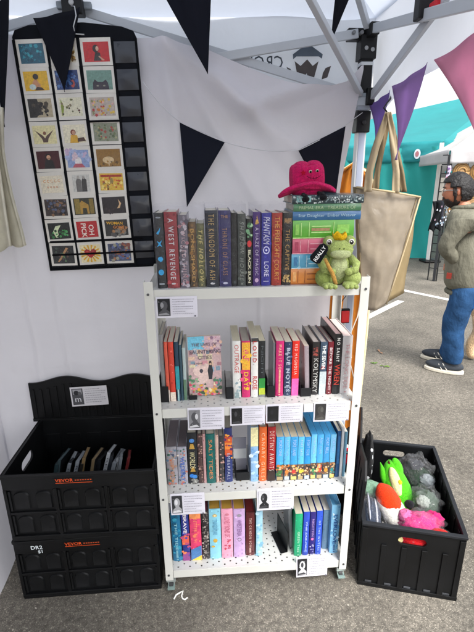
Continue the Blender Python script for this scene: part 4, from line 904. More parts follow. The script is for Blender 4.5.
q.ball((-.018,-.004,.088), (.026,.026,.014), 16, 10, PK); q.ball((.022,-.002,.086), (.026,.026,.015), 16, 10, PK)
q.build('crown_of_hat', 'plush', hat, smooth='all', subsurf=1)
q = MB('c01c58'); q.tube([(.056*math.cos(a), .044*math.sin(a)-.002, .022+.004*math.sin(a*2)) for a in [i*math.pi/12 for i in range(25)]], .005, 8); q.build('hat_band', 'plush', hat, smooth='all')
q = MB('141414'); q.M = Matrix.Translation((.003,0,.017)); yq = -.0465
st = [(math.cos(math.pi/2+i*math.pi/5)*(.0095 if i % 2 == 0 else .0042), math.sin(math.pi/2+i*math.pi/5)*(.0095 if i % 2 == 0 else .0042)) for i in range(10)]
q.prism(st, (-.026, yq+.004, .052), (1,0,0), (0,0,1), (0,-.0025,0), 'a00c28')
for ex in (-.004, .018):
    q.ball((ex, yq, .054), (.0052,.0022,.0046), 12, 8, 'b8b0a0'); q.ball((ex, yq-.0018, .053), (.0036,.0016,.0034), 10, 8, '181414')
q.tube([(-.016,yq,.042),(-.008,yq-.001,.036),(.006,yq-.001,.033),(.018,yq-.001,.034),(.028,yq,.039)], .0009, 5, '3c0c1c')
for t_ in (-.006,.004,.014): q.tube([(t_,yq-.001,.031),(t_+.001,yq-.001,.037)], .0007, 5, '3c0c1c')
q.build('face', 'cloth', hat)
for s, dx in ((-1,-.026),(1,.024)):
    q = MB('15151a'); q.tube([(dx,-.045,.004),(dx+.002*s,-.078,.003),(dx+.003*s,-.083,-.004)], [.006,.007,.008], 10); q.ball((dx+.003*s,-.083,-.006), (.0125,.0095,.009), 14, 10); q.build('boot', 'plush', hat, smooth='all')

# ------------------------------------------------------------------ black crates, left stack
K0, K1 = '0b0c0e', '0f1012'
def storage_crate(loc, rz, label, w=.545, dd=.395, h=.288, lidded=False, marker=None, side_hole=True):
    k = thing('plastic_crate', label, 'crate', loc, rz, 'black storage crates')
    t = .010
    # front panel facing -y at y=0: recessed windows 3 x 2 with ribs
    q = MB(K0); q.box(0, w, t*.7, t, .012, h-.0)
    hdr = .060
    q.box(0, w, -.004, t*.7-.0002, h-.012, h); q.box(0, w, -.001, t*.7-.0002, h-hdr, h-.0122)
    q.box(0, w, -.003, t*.7-.0002, .012, .024)
    cw = (w-.03)/3; xs = [.004, .010+cw, .018+2*cw, w-.006]
    zm = (h-hdr+.02)/2
    for x in (.0, .006+cw, .016+2*cw, w-.012): q.box(x, x+.012, -.0022, t*.7-.0002, .0242, h-hdr-.0002)
    q.box(.0122, w-.0122, -.0015, t*.7-.0003, zm-.004, zm+.006)
    q.build('front_wall', 'black_plastic', k, bevel=.0012)
    q = MB(K1)
    for ci in range(3):
        xa = .012 + ci*(cw+.005); 
        for z0, z1 in ((.026, zm-.006), (zm+.008, h-hdr-.004)):
            hh_ = z1-z0
            for j in range(2):
                cxx = xa + cw*(.27+.46*j); rr = cw*.165; n = 9
                out_ = [(cxx-rr, z0+.010)]+[(cxx+rr, z0+.010)]+[(cxx+rr*math.cos(a), z1-.008-rr*.75+rr*.75*math.sin(a)) for a in [i*math.pi/n for i in range(n+1)]]
                inn = [(cxx+(p[0]-cxx)*.62, z0+.016+(p[1]-z0-.01)*.62) for p in out_]; N_ = len(out_)
                vs = [(a, t*.7-.0004, b) for a, b in out_]+[(cxx+(a-cxx)*.9, .0016, (z0+z1)/2+(b-(z0+z1)/2)*.93) for a, b in out_]+[(a, .0030, b) for a, b in inn]
                q.add(vs, [(i, (i+1)%N_, N_+(i+1)%N_, N_+i) for i in range(N_)]+[(N_+i, N_+(i+1)%N_, 2*N_+(i+1)%N_, 2*N_+i) for i in range(N_)]+[tuple(2*N_+i for i in range(N_))])
            q.box(xa+cw*.02, xa+cw*.06, .001, t*.7-.0004, z0+.004, z1-.004); q.box(xa+cw*.94, xa+cw*.98, .001, t*.7-.0004, z0+.004, z1-.004)
    q.build('arched_boss', 'black_plastic', k, smooth=True, sharp=25)
    # side walls with grip slots, back wall, floor
    for s in (0, 1):
        q = MB(K0); q.M = Matrix.Translation((t if s == 0 else w, t+.0004, .012)) @ Matrix.Rotation(rad(90), 4, 'Z')
        q.holed(dd-2*t-.001, h-.012, t-.001, ((dd-2*t)/2, h-.085, .055, .022))
        q.M = I4.copy()
        for yy in (.02, .12, dd-.13, dd-.03):
            xx = (-.004, -.0005) if s == 0 else (w+.0012, w+.004)
            q.box(*xx, yy, yy+.012, .02, h-.02)
        xx = (-.005, -.0003) if s == 0 else (w+.001, w+.005)
        q.box(*xx, 0, dd, h-.014, h)
        q.build('side_wall', 'black_plastic', k, bevel=.0012)
    q = MB(K0); q.box(0, w, dd-t, dd, .012, h); q.box(0, w, 0, dd, 0, .0118)
    for i in range(6):
        a = .05+i*(w-.1)/5; q.box(a-.03, a+.03, dd-t-.003, dd-t-.0003, .05, h-.07)
    q.build('back_wall', 'black_plastic', k, bevel=.0015)
    q = MB('0c0c0e'); q.box(.186, .328, -.0022, -.0011, h-.040, h-.018); lb = q.build('label_strip', 'black_plastic', k)
    q = MB('e0521e'); q.text('VEVOR', (.192, -.0026, h-.027), (1,0,0), (0,0,1), .0185, 'e0521e', align='LEFT', t=0, squash=1.1)
    for i in range(7): q.add([(.262+i*.009,-.0026,h-.029),(.268+i*.009,-.0026,h-.029),(.268+i*.009,-.0026,h-.0245),(.262+i*.009,-.0026,h-.0245)], [(0,1,2,3)], 'b8481e')
    q.add([(.192,-.0026,h-.0385),(.324,-.0026,h-.0385),(.324,-.0026,h-.0365),(.192,-.0026,h-.0365)], [(0,1,2,3)]); q.build('label_print', 'gloss_print', lb)
    if marker:
        q = MB('d8e0e4'); q.text('DR2', (.085,-.0022,h-.034), (1,0,0), (0,0,1), .024, t=0); q.text('$1', (.098,-.0022,h-.054), (1,0,.05), (0,0,1), .02, t=0); q.build('marker_writing', 'cloth', k)
    return k
lower = storage_crate((-.935, .0, 0), rad(.6), 'closed black crate with white marker writing under the open crate', marker=True, w=.545)
q = MB(K0); q.box(.002,.543,.011,.384,.276,.2878); q.build('lid', 'black_plastic', lower, bevel=.001)
upper = storage_crate((-.93, -.003, .292), rad(-.4), 'open black crate with raised wavy lid stacked on the other crate', w=.55, h=.292)
def wavy_lid(q, w, hgt, bulge, phase=0, t=.010, crests=2, ribs=18):
    n = 60; top = []
    for i in range(n+1):
        u = i/n; top.append(hgt + bulge*math.sin(u*2*math.pi*crests+phase))
    vs = []
    for y in (0, t):
        vs += [(w*i/n, y, 0) for i in range(n+1)]; vs += [(w*i/n, y, top[i]) for i in range(n+1)]
    m_ = n+1; fs = []
    for i in range(n):
        fs += [(i, i+1, m_+i+1, m_+i), (2*m_+i+1, 2*m_+i, 3*m_+i, 3*m_+i+1), (m_+i, m_+i+1, 3*m_+i+1, 3*m_+i), (i+1, i, 2*m_+i, 2*m_+i+1)]
    fs += [(0, m_, 3*m_, 2*m_), (n, 2*m_+n, 3*m_+n, m_+n)]
    q.add(vs, fs)
    for r in range(ribs):
        u = (r+.5)/ribs; i = int(u*n); q.box(w*u-.006, w*u+.006, -.0045, -.0003, .018, min(top[max(0,i-2)], top[min(n,i+2)])-.03)
    q.box(0, w, -.006, -.0003, 0, .014)
q = MB('090a0c'); q.M = Matrix.Translation((-.028, .392, .285)) @ Matrix.Rotation(rad(-1), 4, 'X')
wavy_lid(q, .585, .196, .014, phase=-1.9); q.build('lid', 'black_plastic', upper, bevel=.001)
# note on the lid
nt_ = thing('paper_tag', 'white note with a dark picture taped on the raised crate lid', 'paper tag', (-.775, .376, .648), 0, 'paper description tags'); nt_.rotation_euler = (rad(-1), rad(-1.5), 0)
q = MB('d2d0d4'); q.box(0,.158,0,.0006,0,.092); q.build('tag_paper', 'paper', nt_)
q = MB(); R = random.Random(3); art = [('r',.04,.08,.34,.92,'4c4c50'),('r',.07,.62,.31,.88,'9c9ca0'),('e',.16,.7,.07,.12,'2a2a2e'),('e',.25,.66,.05,.1,'5c5c60'),('t','m',.19,.36,.42,'d8d8dc')]
for i in range(7):
    xx = .4
    while xx < (.92 if i % 3 else .8): ww = R.uniform(.02,.06); art.append(('r',xx,.86-i*.11,xx+ww,.885-i*.11,'8c8a92')); xx += ww+.015
draw(q, art, (0,-.0004,0), (1,0,0), (0,0,1), .158, .092, .0002); q.build('print', 'paper', nt_)
# slim books in the open crate
R = random.Random(11)
CB = [(0,'2a3c40','dark teal slim book'),(1,'3c4c50','slate slim book'),(2,'80868c','silver edged slim book'),(3,'22262c','black slim book with pale top'),(4,'8c9298','white edged slim book'),(5,'24221f','dark brown slim book'),(6,'7c6644','tan edged slim book'),(7,'2c2c30','charcoal slim book'),(8,'74644a','sand coloured slim book'),(9,'1a1c20','jet black slim book'),(10,'a8acb0','white spined slim book with lettering'),(11,'2a2e34','dark grey slim book'),(12,'7c8288','pale grey slim book'),(13,'8c9094','mid grey slim book'),(14,'84898e','bright grey slim book'),(15,'7c2c2c','slim book with a red corner')]
pos = [.115+.0185*i for i in range(16)]
SIDE = ['first from the left','second from the left','third from the left','fourth from the left','beside the silver edged one','left of the tan edged one','standing mid crate','behind the tan edged one','right of the charcoal one','leaning mid crate','standing tallest in the crate','right of the tallest one','in the right cluster','in the middle of the right cluster','near the right end','last on the right']
for (i, c, nm), x in zip(CB, pos):
    k = thing('book', '%s in the open black crate, %s' % (nm, SIDE[i]), 'book', (-.93+x-.03, .12+.02*R.random(), .306), rad(R.uniform(-4,4)), 'slim books inside the open crate'); k.rotation_euler = (rad(-16+R.uniform(-5,5)), rad(R.uniform(8,16)), rad(R.uniform(-6,6)))
    tt = R.uniform(.0125,.018); hh_ = .212+R.uniform(-.012,.012)+(.035 if i == 10 else 0); dpt = .13
    q = MB('1e2124'); q.box(0,.001,0,dpt,0,hh_); q.box(tt-.001,tt,0,dpt,0,hh_); q.box(.001,tt-.001,0,.001,0,hh_,c); q.build('cover', 'gloss_print', k)
    q = MB(c); q.box(.0012,tt-.0012,.0014,dpt-.002,.002,hh_-.002); q.build('page_block', 'page_edges', k)
    if i in (10, 2, 4, 13):
        q = MB('303238'); spine_text(q, 'RECORDS', tt*.8, hh_, '303238', .15, .9, .7, 0, .0006)
        for v in q.v: v.x += tt/2
        q.build('spine_title', 'gloss_print', k)

# ------------------------------------------------------------------ right crate
A0 = Vector((.414, -.029, 0)); ang = math.atan2(-.103, .36)
rw, rd_, rh = .378, .585, .302
rc = thing('plastic_crate', 'ribbed black crate of plush toys on the ground right of the shelf', 'crate', A0, ang, 'black storage crates')
def ribbed(q, w, h, step=.047):
    q.box(0, w, -.005, .012-.001, 0, .022); 
    x = .02
    while x < w-.03: q.box(x, x+.022, -.004, -.0003, .0222, h-.03); x += step*1.0
for s in (0, 1):
    q = MB('0c0d0f'); 
    q.M = Matrix.Identity(4) if s == 0 else Matrix.Translation((rw, rd_, 0)) @ Matrix.Rotation(math.pi, 4, 'Z')
    q.holed(rw, rh-.001, .008, (rw/2+.0, rh-.052, .052, .017)); q.box(0, rw, -.006, -.0003, 0, .018)
    for i, x in enumerate((.0,.075,.15,.225,.30,rw-.024)): q.box(x+.002, x+.022, -.006, -.0003, .0182, rh-.082 if 0 < i < 5 else rh-.012)
    for x in (.04,.115,.19,.265,.335): q.box(x-.012, x+.014, -.003, -.0003, .0185, .028, '3a3c40')
    q.box(-.002, rw+.002, -.008, .010, rh, rh+.010, '1e2024'); q.build('end_wall', 'black_plastic', rc, bevel=.0012)
for s in (0, 1):
    q = MB('0c0d0f'); x0_ = 0 if s == 0 else rw-.008
    q.box(x0_, x0_+.008, .0085, rd_-.0085, 0, rh-.001); xo = -.006 if s == 0 else rw+.0003
    y = .03
    while y < rd_-.05: q.box(xo, xo+.0057, y, y+.022, .018, rh-.014); y += .075
    xi_ = .0083 if s == 0 else rw-.012
    y = .05
    while y < rd_-.06: q.box(xi_, xi_+.0035, y, y+.02, .018, rh-.02); y += .075
    q.box(x0_-.004, x0_+.012, .0101, rd_-.0101, rh, rh+.010, '1e2024'); q.build('side_wall', 'black_plastic', rc, bevel=.0012)
q = MB('121316'); q.box(.009, rw-.009, .009, rd_-.009, .004, .012); q.build('crate_floor', 'black_plastic', rc)
q = MB('0d0e11'); q.M = Matrix.Translation((-.008, .005, rh+.004)) @ Matrix.Rotation(rad(90), 4, 'Z') @ Matrix.Rotation(rad(3), 4, 'X')
def lid_pts(u): return interp([(0,.19),(.12,.235),(.3,.20),(.5,.17),(.66,.23),(.78,.26),(.9,.22),(1,.18)], u)
n = 50; wl = rd_-.01; vs = []
for y in (0, .009):
    vs += [(wl*i/n, y, 0) for i in range(n+1)]; vs += [(wl*i/n, y, lid_pts(i/n)) for i in range(n+1)]
m_ = n+1; fs = []
for i in range(n): fs += [(i, i+1, m_+i+1, m_+i), (2*m_+i+1, 2*m_+i, 3*m_+i, 3*m_+i+1), (m_+i, m_+i+1, 3*m_+i+1, 3*m_+i), (i+1, i, 2*m_+i, 2*m_+i+1)]
fs += [(0, m_, 3*m_, 2*m_), (n, 2*m_+n, 3*m_+n, m_+n)]; q.add(vs, fs)
for i in range(7): q.box(.04+i*.08, .06+i*.08, .0093, .012, .01, .15)
q.build('lid', 'black_plastic', rc, bevel=.001)
Mr = Matrix.Translation(A0) @ Matrix.Rotation(ang, 4, 'Z')
def rp(x, y, z): return Mr @ Vector((x, y, z))
def soft(name, label, cat, loc, rot, parts, grp='plush toys in the crate'):
    k = thing(name, label, cat, loc, 0, grp); k.rotation_euler = rot
    for pn, mat, blobs in parts:
        q = MB()
        for cen, r, c, *fn in blobs: q.ball(cen, r, 26, 16, c, fn[0] if fn else (lambda d: 1+.05*noise.noise(d*2.3)))
        q.build(pn, mat, k, smooth='all')
    return k
# lime corn / banana plush
k = soft('plush_toy', 'lime green husk plush with a cream middle in the right crate', 'plush toy', rp(.175,.33,.235), (rad(-35),rad(-14),rad(12)+ang), [('body','plush',[((0,0,0),(.060,.048,.125),'4fb820', lambda d: Vector((d.x*(1-.25*max(0,d.z)), d.y, d.z))*(1+.06*noise.noise(d*3))), ((.026,-.012,.085),(.024,.020,.045),'4fb820'), ((-.040,-.006,.062),(.020,.020,.062),'4fb820', lambda d: Vector((d.x*(1-.7*max(0,d.z)), d.y*(1-.5*max(0,d.z)), d.z)))]), ('cream_centre','plush',[((-.004,-.036,.03),(.024,.022,.065),'d8d49c')]), ('tip','plush',[((-.004,-.02,.102),(.006,.006,.022),'4c241c')]), ('yellow_patch','plush',[((.012,-.057,.028),(.008,.004,.010),'e0c820')])])
k = soft('plush_toy', 'orange and white plush lying across the middle of the right crate', 'plush toy', rp(.125,.18,.262), (rad(-58),0,rad(35)+ang), [('body','plush',[((0,0,-.02),(.052,.046,.095),'dcdad4')]), ('orange_top','plush',[((0,-.008,.012),(.047,.045,.078),'dc3a12')])])
k = soft('plush_toy', 'hot pink plush in clear plastic near the front of the right crate', 'plush toy', rp(.23,.10,.245), (rad(10),0,ang), [('body','plush',[((0,0,0),(.075,.060,.045),'d83080', lambda d: 1+.35*noise.noise(d*3.5)), ((-.03,-.05,-.01),(.07,.035,.032),'c81450', lambda d: 1+.3*noise.noise(d*4)), ((.055,.03,.005),(.045,.035,.035),'d02070', lambda d: 1+.35*noise.noise(d*4)), ((-.05,.02,.02),(.03,.03,.025),'e070a4', lambda d: 1+.3*noise.noise(d*4))])])
k = soft('plush_toy', 'red mushroom plush with white dots in the front corner of the right crate', 'plush toy', rp(.30,.045,.255), (rad(12),rad(8),ang), [('cap','plush',[((0,0,.0),(.040,.032,.026),'c8201c')]), ('dot','plush',[((.01,-.02,.018),(.010,.008,.007),'ecebe4'), ((-.018,-.014,.018),(.007,.007,.006),'ecebe4'), ((.022,.006,.018),(.006,.006,.005),'ecebe4')]), ('stem','plush',[((-.01,-.0,-.03),(.024,.022,.026),'d8c8a0')])])
soft('plush_toy', 'red plush showing through the front grip slot of the right crate', 'plush toy', rp(.215,.04,.225), (0,0,ang), [('body','plush',[((0,0,0),(.065,.03,.04),'c0141c')])])
soft('plush_toy', 'cream plush foot behind the left end of the front grip slot', 'plush toy', rp(.14,.036,.232), (0,rad(20),ang), [('body','plush',[((0,0,0),(.026,.024,.016),'c8bc84')])])
soft('plush_toy', 'black plush nose between the orange and pink plush toys', 'plush toy', rp(.205,.195,.265), (0,0,ang), [('body','plush',[((0,0,0),(.02,.018,.018),'15151a')])])
soft('plush_toy', 'pale green fluffy plush beside the raised lid', 'plush toy', rp(.055,.27,.26), (0,0,ang), [('body','plush',[((0,0,0),(.045,.05,.028),'7ca088', lambda d: 1+.25*noise.noise(d*5))])])
soft('plush_toy', 'navy and white plush in plastic along the left side of the right crate', 'plush toy', rp(.045,.13,.225), (0,0,ang), [('body','plush',[((0,0,0),(.042,.105,.06),'3c4658', lambda d: 1+.12*noise.noise(d*4))]), ('white_stripe','plush',[((.018,-.0,.028),(.008,.085,.03),'c8ccd4'), ((-.01,.01,.05),(.006,.08,.012),'b8bcc8')])])
soft('plush_toy', 'dark green and black plush in the far corner of the right crate', 'plush toy', rp(.30,.45,.20), (0,0,ang), [('body','plush',[((0,0,0),(.065,.07,.06),'1c3424', lambda d: 1+.3*noise.noise(d*4)), ((-.02,.06,.03),(.045,.045,.04),'3a3c42', lambda d: 1+.3*noise.noise(d*4)), ((.02,-.04,.035),(.035,.03,.03),'8c9498', lambda d: 1+.3*noise.noise(d*5))])])
soft('plush_toy', 'pale grey green plush wrapped in plastic right of the lime plush', 'plush toy', rp(.29,.27,.22), (0,0,ang), [('body','plush',[((0,0,0),(.055,.065,.05),'5c6c60', lambda d: 1+.3*noise.noise(d*4)), ((-.02,-.03,.03),(.03,.03,.025),'a8b0a8', lambda d: 1+.3*noise.noise(d*5))])])
soft('plush_toy', 'filler plush of charcoal fabric deep in the right crate', 'plush toy', rp(.19,.29,.08), (0,0,ang), [('body','plush',[((0,0,0),(.165,.26,.09),'2c2e34', lambda d: 1+.2*noise.noise(d*3))])])
def bag(loc, r, label, rz=0, seed=1):
    q = MB('ffffff'); q.ball((0,0,0), r, 48, 32, None, lambda d: .95+.28*noise.noise(d*2.4+Vector((seed,0,0)))-.30*abs(noise.noise(d*4.5+Vector((seed,3,0))))+.12*abs(noise.noise(d*11+Vector((0,seed,0)))))
    o = q.build('plastic_bag', 'clear_wrap', smooth='all', loc=loc); tag(o, label, 'plastic bag', 'clear plastic bags in the crate'); o.rotation_euler = (0,0,rz)
bag(rp(.275,.46,.245), (.085,.10,.085), 'large grey clear plastic bag in the far corner of the right crate', seed=1)
bag(rp(.29,.27,.235), (.068,.08,.066), 'clear plastic bag beside the lime plush', seed=5)
bag(rp(.24,.09,.25), (.10,.075,.055), 'clear plastic bag over the hot pink plush', seed=9)
bag(rp(.055,.14,.235), (.055,.12,.07), 'clear plastic bag over the navy plush by the lid', seed=14)
# patterned plush hanging over the lid edge side
soft('plush_toy', 'black plush with white squiggle pattern propped in the far left corner of the right crate', 'plush toy', rp(.05,.46,.28), (rad(-8),0,ang), [('body','plush',[((0,0,0),(.028,.06,.14),'0c0d10', lambda d: 1+.15*noise.noise(d*3))]), ('white_squiggle','plush',[((.008,-.042,.07),(.010,.008,.010),'d0d4d8'),((.014,-.042,.035),(.006,.006,.016),'d0d4d8'),((.008,-.046,-.005),(.012,.006,.007),'d0d4d8'),((.016,-.042,-.04),(.006,.006,.013),'d0d4d8'),((.0,-.046,-.07),(.010,.006,.010),'d0d4d8')])])
kb = thing('drawstring_bag', 'black bag with a red and white emblem between the shelf and the crate lid', 'bag', rp(-.055,.40,.0), ang)
q = MB('141518'); q.ball((0,0,.235), (.045,.06,.245), 26, 20, '141518', lambda d: 1+.06*noise.noise(d*4)); q.build('bag_body', 'cloth', kb, smooth='all')
q = MB(); q.ball((-.004,-.05,.40), (.016,.012,.022), 14, 10, 'd8d8d8'); q.ball((-.004,-.060,.402), (.010,.006,.010), 12, 8, 'c81c28'); q.add([(-.022,-.058,.375),(.014,-.058,.375),(-.004,-.068,.325)], [(0,1,2)], 'c81c28'); q.build('emblem', 'cloth', kb, smooth='all')

# ------------------------------------------------------------------ tote bag in plastic on the right
ty = .25
tb = thing('tote_bag', 'brown grey canvas tote bag in clear plastic hanging from the canopy', 'tote bag', pt(388,112,1,ty), 0)
tb0 = Vector(tb.location)
def tp(px, py, y=ty): return pt(px, py, 1, y)-tb0
TL, TR, BL, BR, BG = tp(356,187), tp(420,197,.27), tp(363,309), tp(386,304,.26), tp(404,293,.33)
def body(off, bulge):
    def fn(u, v):
        p = BL.lerp(BR, u).lerp(TL.lerp(TR, u), v)
        return p + Vector((0, off + bulge*math.sin(math.pi*u)*math.sin(math.pi*min(1,v*.9+.1)) + .012*noise.noise(Vector((u*3, v*4, off*50)))+.005*noise.noise(Vector((u*9+v*4, v*9, off*50))), -.012*math.sin(math.pi*u)*(1-v)))
    return fn
q = MB('9b8f7d'); q.grid(body(0, -.028), 24, 30); q.build('front_panel', 'canvas', tb, smooth='all', solid=.003)
q = MB('a89a80'); q.grid(body(.03, .02), 16, 20); q.build('back_panel', 'canvas', tb, smooth='all', solid=.003)
q = MB('9c8a68')
def gus(u, v):
    a = BR.lerp(TR, v); b = BG.lerp(TR+Vector((.004,.02,0)), v); return a.lerp(b, u)+Vector((-.012*(1-u),.006*math.sin(v*9)*u-.004*(1-u),0))
q.grid(gus, 4, 16); q.grid(lambda u, v: TL.lerp(BL, v)+Vector((0,.03*u,0)), 3, 10)
q.build('side_gusset', 'canvas', tb, smooth='all', solid=.002)
q = MB('cdbb98'); q.tube([TL+Vector((0,-.004,.0)), TL.lerp(TR,.5)+Vector((0,-.03,.002)), TR+Vector((0,-.004,0))], .0035, 8); q.tube([TR+Vector((0,-.003,0)), TR.lerp(BR,.35)+Vector((.002,-.006,0)), TR.lerp(BR,.7)+Vector((.002,-.006,0)), BR+Vector((0,-.004,.0))], .003, 8)
q.build('seam_piping', 'canvas', tb, smooth='all')
def strap(P, wd, yo, c='b8a88c'):
    q = MB(c); pts = [tp(px, py, ty+yo) for px, py in P]; n = len(pts)
    def fn(u, v):
        i = min(n-2, int(v*(n-1))); t = v*(n-1)-i; p = pts[i].lerp(pts[i+1], t)
        ww = wd*(1-.5*math.exp(-((v-1)*4)**2)); return p + Vector(((u-.5)*ww, .006*math.sin(u*6+v*5), 0))
    q.grid(fn, 6, 30); q.build('handle', 'canvas', tb, smooth='all', solid=.0025)
strap([(368,192),(370,172),(376,148),(382,128),(387,112)], .028, -.02)
strap([(396,193),(397,172),(394,148),(391,128),(388.5,112)], .026, -.022)
strap([(404,192),(402,172),(397,150),(392,128),(388,112)], .022, .02, '8e7d62')
strap([(376,190),(378,172),(382,150),(386,128),(389,113)], .022, .02, '8e7d62')
q = MB('ffffff'); q.grid(lambda u, v: body(-.008, -.034)(-.02+u*1.03, -.01+v*1.02), 30, 30); q.build('clear_sleeve', 'clear_sleeve', tb, smooth='all')
q = MB('16171a'); q.tube([tp(387,112), tp(384,108), tp(387,103,.27), tp(391,98,.30), tp(393,92,.33), tp(396,82,.36), tp(397,74,.38)], [.003,.003,.003,.004,.005,.008,.003], 8); q.build('hook', 'black_plastic', tb, smooth='all')

# orange upright panel behind the leg
ob = thing('cloth_banner', 'tall orange cloth banner with rounded cream edged top behind the tent leg', 'banner', (.50, .64, 0), 0)
q = MB('b8742c')
def orf(u, v):
    z = v*1.655; w = .125+.02*math.sin(v*3); top = max(0, (v-.88)/.12); ww = w*math.sqrt(max(0, 1-top**2)) if top > 0 else w
    return Vector(((u-.5)*2*ww*.9+.0-.01*(1-v), .012*math.sin(u*26+v*2)+.005*noise.noise(Vector((u*4,v*5,0))), z))
q.grid(orf, 40, 60); q.build('cloth', 'canvas', ob, smooth='all', solid=.006)
q = MB('e0cfa4'); q.tube([orf(0, i/40)+Vector((0,-.004,0)) for i in range(41)]+[orf(1, 1-i/40)+Vector((0,-.004,0)) for i in range(41)], .007, 6); q.build('edge_piping', 'cloth', ob, smooth='all')
q = MB('ddd6c8')
for dx in (-.03, .05): q.tube([(dx,-.03,1.3),(dx+.03,-.03,1.15),(dx+.01,-.03,.95),(dx-.04,-.03,.8),(dx+.02,-.03,.6)], .003, 6)
q.build('draw_string', 'cloth', ob, smooth='all')
lp = pt(344.5,316,1,.41)
rl = thing('red_clip', 'small red square lamp in a black holder clipped to the tent leg behind the shelf', 'clip lamp', lp)
q = MB('c8101c'); q.box(-.018,.018,-.016,-.004,-.026,.026); q.build('red_lens', 'gloss_print', rl, bevel=.004)
q = MB('131316'); q.box(-.022,.022,-.0038,.012,-.032,.032); q.box(-.04,-.024,-.006,.012,-.03,.045); q.tube([(-.032,.0,.045),(-.0,.0,.09),(.025,.01,.15)], .002, 6); q.build('holder', 'black_plastic', rl, bevel=.003)

# ------------------------------------------------------------------ leaves on the asphalt
R = random.Random(4)
for i, (px, py, c, lab) in enumerate([(374,364,'4c6c24','small green leaf sprig on the asphalt right of the shelf'),(384,366,'5a7828','second green leaf lying right of the sprig on the asphalt'),(379,352,'8c6c54','small dry brown leaf above the green sprig on the asphalt')]):
    p = pt(px, py, 2, .004); q = MB(c)
    for j in range(3):
        a = R.uniform(0, 6); l = .035+.03*R.random(); d = Vector((math.cos(a), math.sin(a), 0)); s = Vector((-d.y, d.x, 0))
        q.add([(0,0,.001), d*l*.5+s*l*.2+Vector((0,0,.01)), d*l+Vector((0,0,.004)), d*l*.5-s*l*.2+Vector((0,0,.008))], [(0,1,2,3)])
    tag(q.build('fallen_leaf', 'foliage', loc=p, solid=.0006), lab, 'leaf', 'leaves on the asphalt')

# ================================================================== BACKGROUND
# turquoise tent
TQ = '38a0a6'
cor = Vector((4.2, 6.95, 0)); he = 2.2
e1 = Vector((-.72, .70, 0)).normalized()      # side running away to the left
e2 = Vector((.93, .36, 0)).normalized()       # side running away to the right
Lw = 5.5
tq = thing('turquoise_tent', 'turquoise market tent with closed side walls behind the tote bag', 'market tent', cor)
Lr = 11.0
apex = e1*2.3 + e2*5.5 + Vector((0,0,3.75))
def roof_face(A, B):
    def fn(u, v):
        p = A.lerp(B, u).lerp(apex, v); p.z -= .12*math.sin(math.pi*u)*math.sin(math.pi*v); return p
    return fn
q = MB('3f9a9e'); Z = Vector((0,0,he))
q.grid(roof_face(Z, e1*Lw+Z), 20, 12); q.grid(roof_face(e2*Lr+Z, Z), 20, 12); q.grid(roof_face(e1*Lw+Z, e1*Lw+e2*Lr+Z), 10, 6); q.grid(roof_face(e1*Lw+e2*Lr+Z, e2*Lr+Z), 10, 6)
q.build('roof', 'tent_skin', tq, smooth='all')
nrm1 = Vector((e1.y, -e1.x, 0))*-1
q = MB(TQ)
for e, nn in ((e1, Vector((-.70,-.72,0))), (e2, Vector((.36,-.93,0)))):
    q.grid(lambda u, v, e=e, nn=nn: e*(Lw if e is e1 else Lr)*u + nn*(.03+.03*math.sin(u*30)*v+.04*noise.noise(Vector((u*16,v*3-u*8,2)))) + Vector((0,0,he+.02-(.34+.03*math.sin(u*9))*v)), 60, 6)
q.build('valance', 'tent_skin', tq, smooth='all', solid=.005)
q = MB('38a8a4')
q.grid(lambda u, v: e1*(Lw*u+.02) + Vector((-.70,-.72,0))*(.03*math.sin(u*46+v*3)+.035*math.sin(u*90+v*9)+.05*math.sin(u*14+v*6)*v+.07*noise.noise(Vector((u*26, v*3+u*9, 1)))) + Vector((0,0,(he-.1)*(1-v)+.02)), 200, 26)
q.build('side_wall', 'tent_skin', tq, smooth='all')
for o_ in (Vector((-.10,-.16,0)), e1*Lw, e2*Lr):
    q = MB('dcdcda'); q.bar(o_, o_+Z*.985, .06, .06); q.build('leg', 'powder_coat', tq, bevel=.004)
q = MB('1a1a1c'); q.box(-.22,.10,-.30,-.02,.0,.05); q.build('foot_weight', 'black_plastic', tq, bevel=.02)
q = MB('d0dce4'); c_ = e1*.42+Vector((-.70,-.72,0))*.07+Vector((0,0,he-.20)); q.prism([(.06*math.cos(a), .09*math.sin(a)) for a in [i*math.pi/8 for i in range(16)]], c_, -e1, (0,0,1), Vector((-.7,-.72,0))*.008); q.prism([(.035*math.cos(a), .05*math.sin(a)) for a in [i*math.pi/8 for i in range(16)]], c_+Vector((-.7,-.72,0))*.009, -e1, (0,0,1), Vector((-.7,-.72,0))*.004, 'a86c74'); q.build('round_badge', 'gloss_print', tq)
# white tent on the right
wt = thing('white_market_tent', 'white market tent with gathered valance at the right edge beyond the man', 'market tent', pt(449,162,1,5.2)*1.0)
b0 = Vector(wt.location); z_e = b0.z; wt.location = (b0.x, b0.y, 0)
q = MB('d6d4d2')
f1_ = Vector((.96,.0,0)).normalized(); f2_ = Vector((.25,.97,0)).normalized()
ap2 = f1_*1.5+f2_*1.5+Vector((0,0,z_e+1.05))
def rf(A, B, sg=.1):
    return lambda u, v: A.lerp(B, u).lerp(ap2, v) + Vector((0,0,-sg*math.sin(math.pi*v)*math.sin(math.pi*u)+.10*0))
zt2 = Vector((0,0,z_e+.16))
q.grid(rf(zt2, f1_*3+zt2), 20, 12); q.grid(rf(f2_*3+zt2, zt2), 20, 12); q.grid(rf(f1_*3+zt2, f1_*3+f2_*3+zt2), 8, 6)
q.build('roof', 'tent_skin', wt, smooth='all')
q = MB('cfcdcf'); q.grid(lambda u, v: f1_*3*u+Vector((0,-.02-.02*math.sin(u*50)*v,z_e+.17-(.19)*v)), 80, 6); q.grid(lambda u, v: f2_*3*u+Vector((-.02,0,z_e+.17-(.19)*v)), 30, 5); q.build('valance', 'tent_skin', wt, smooth='all', solid=.004)
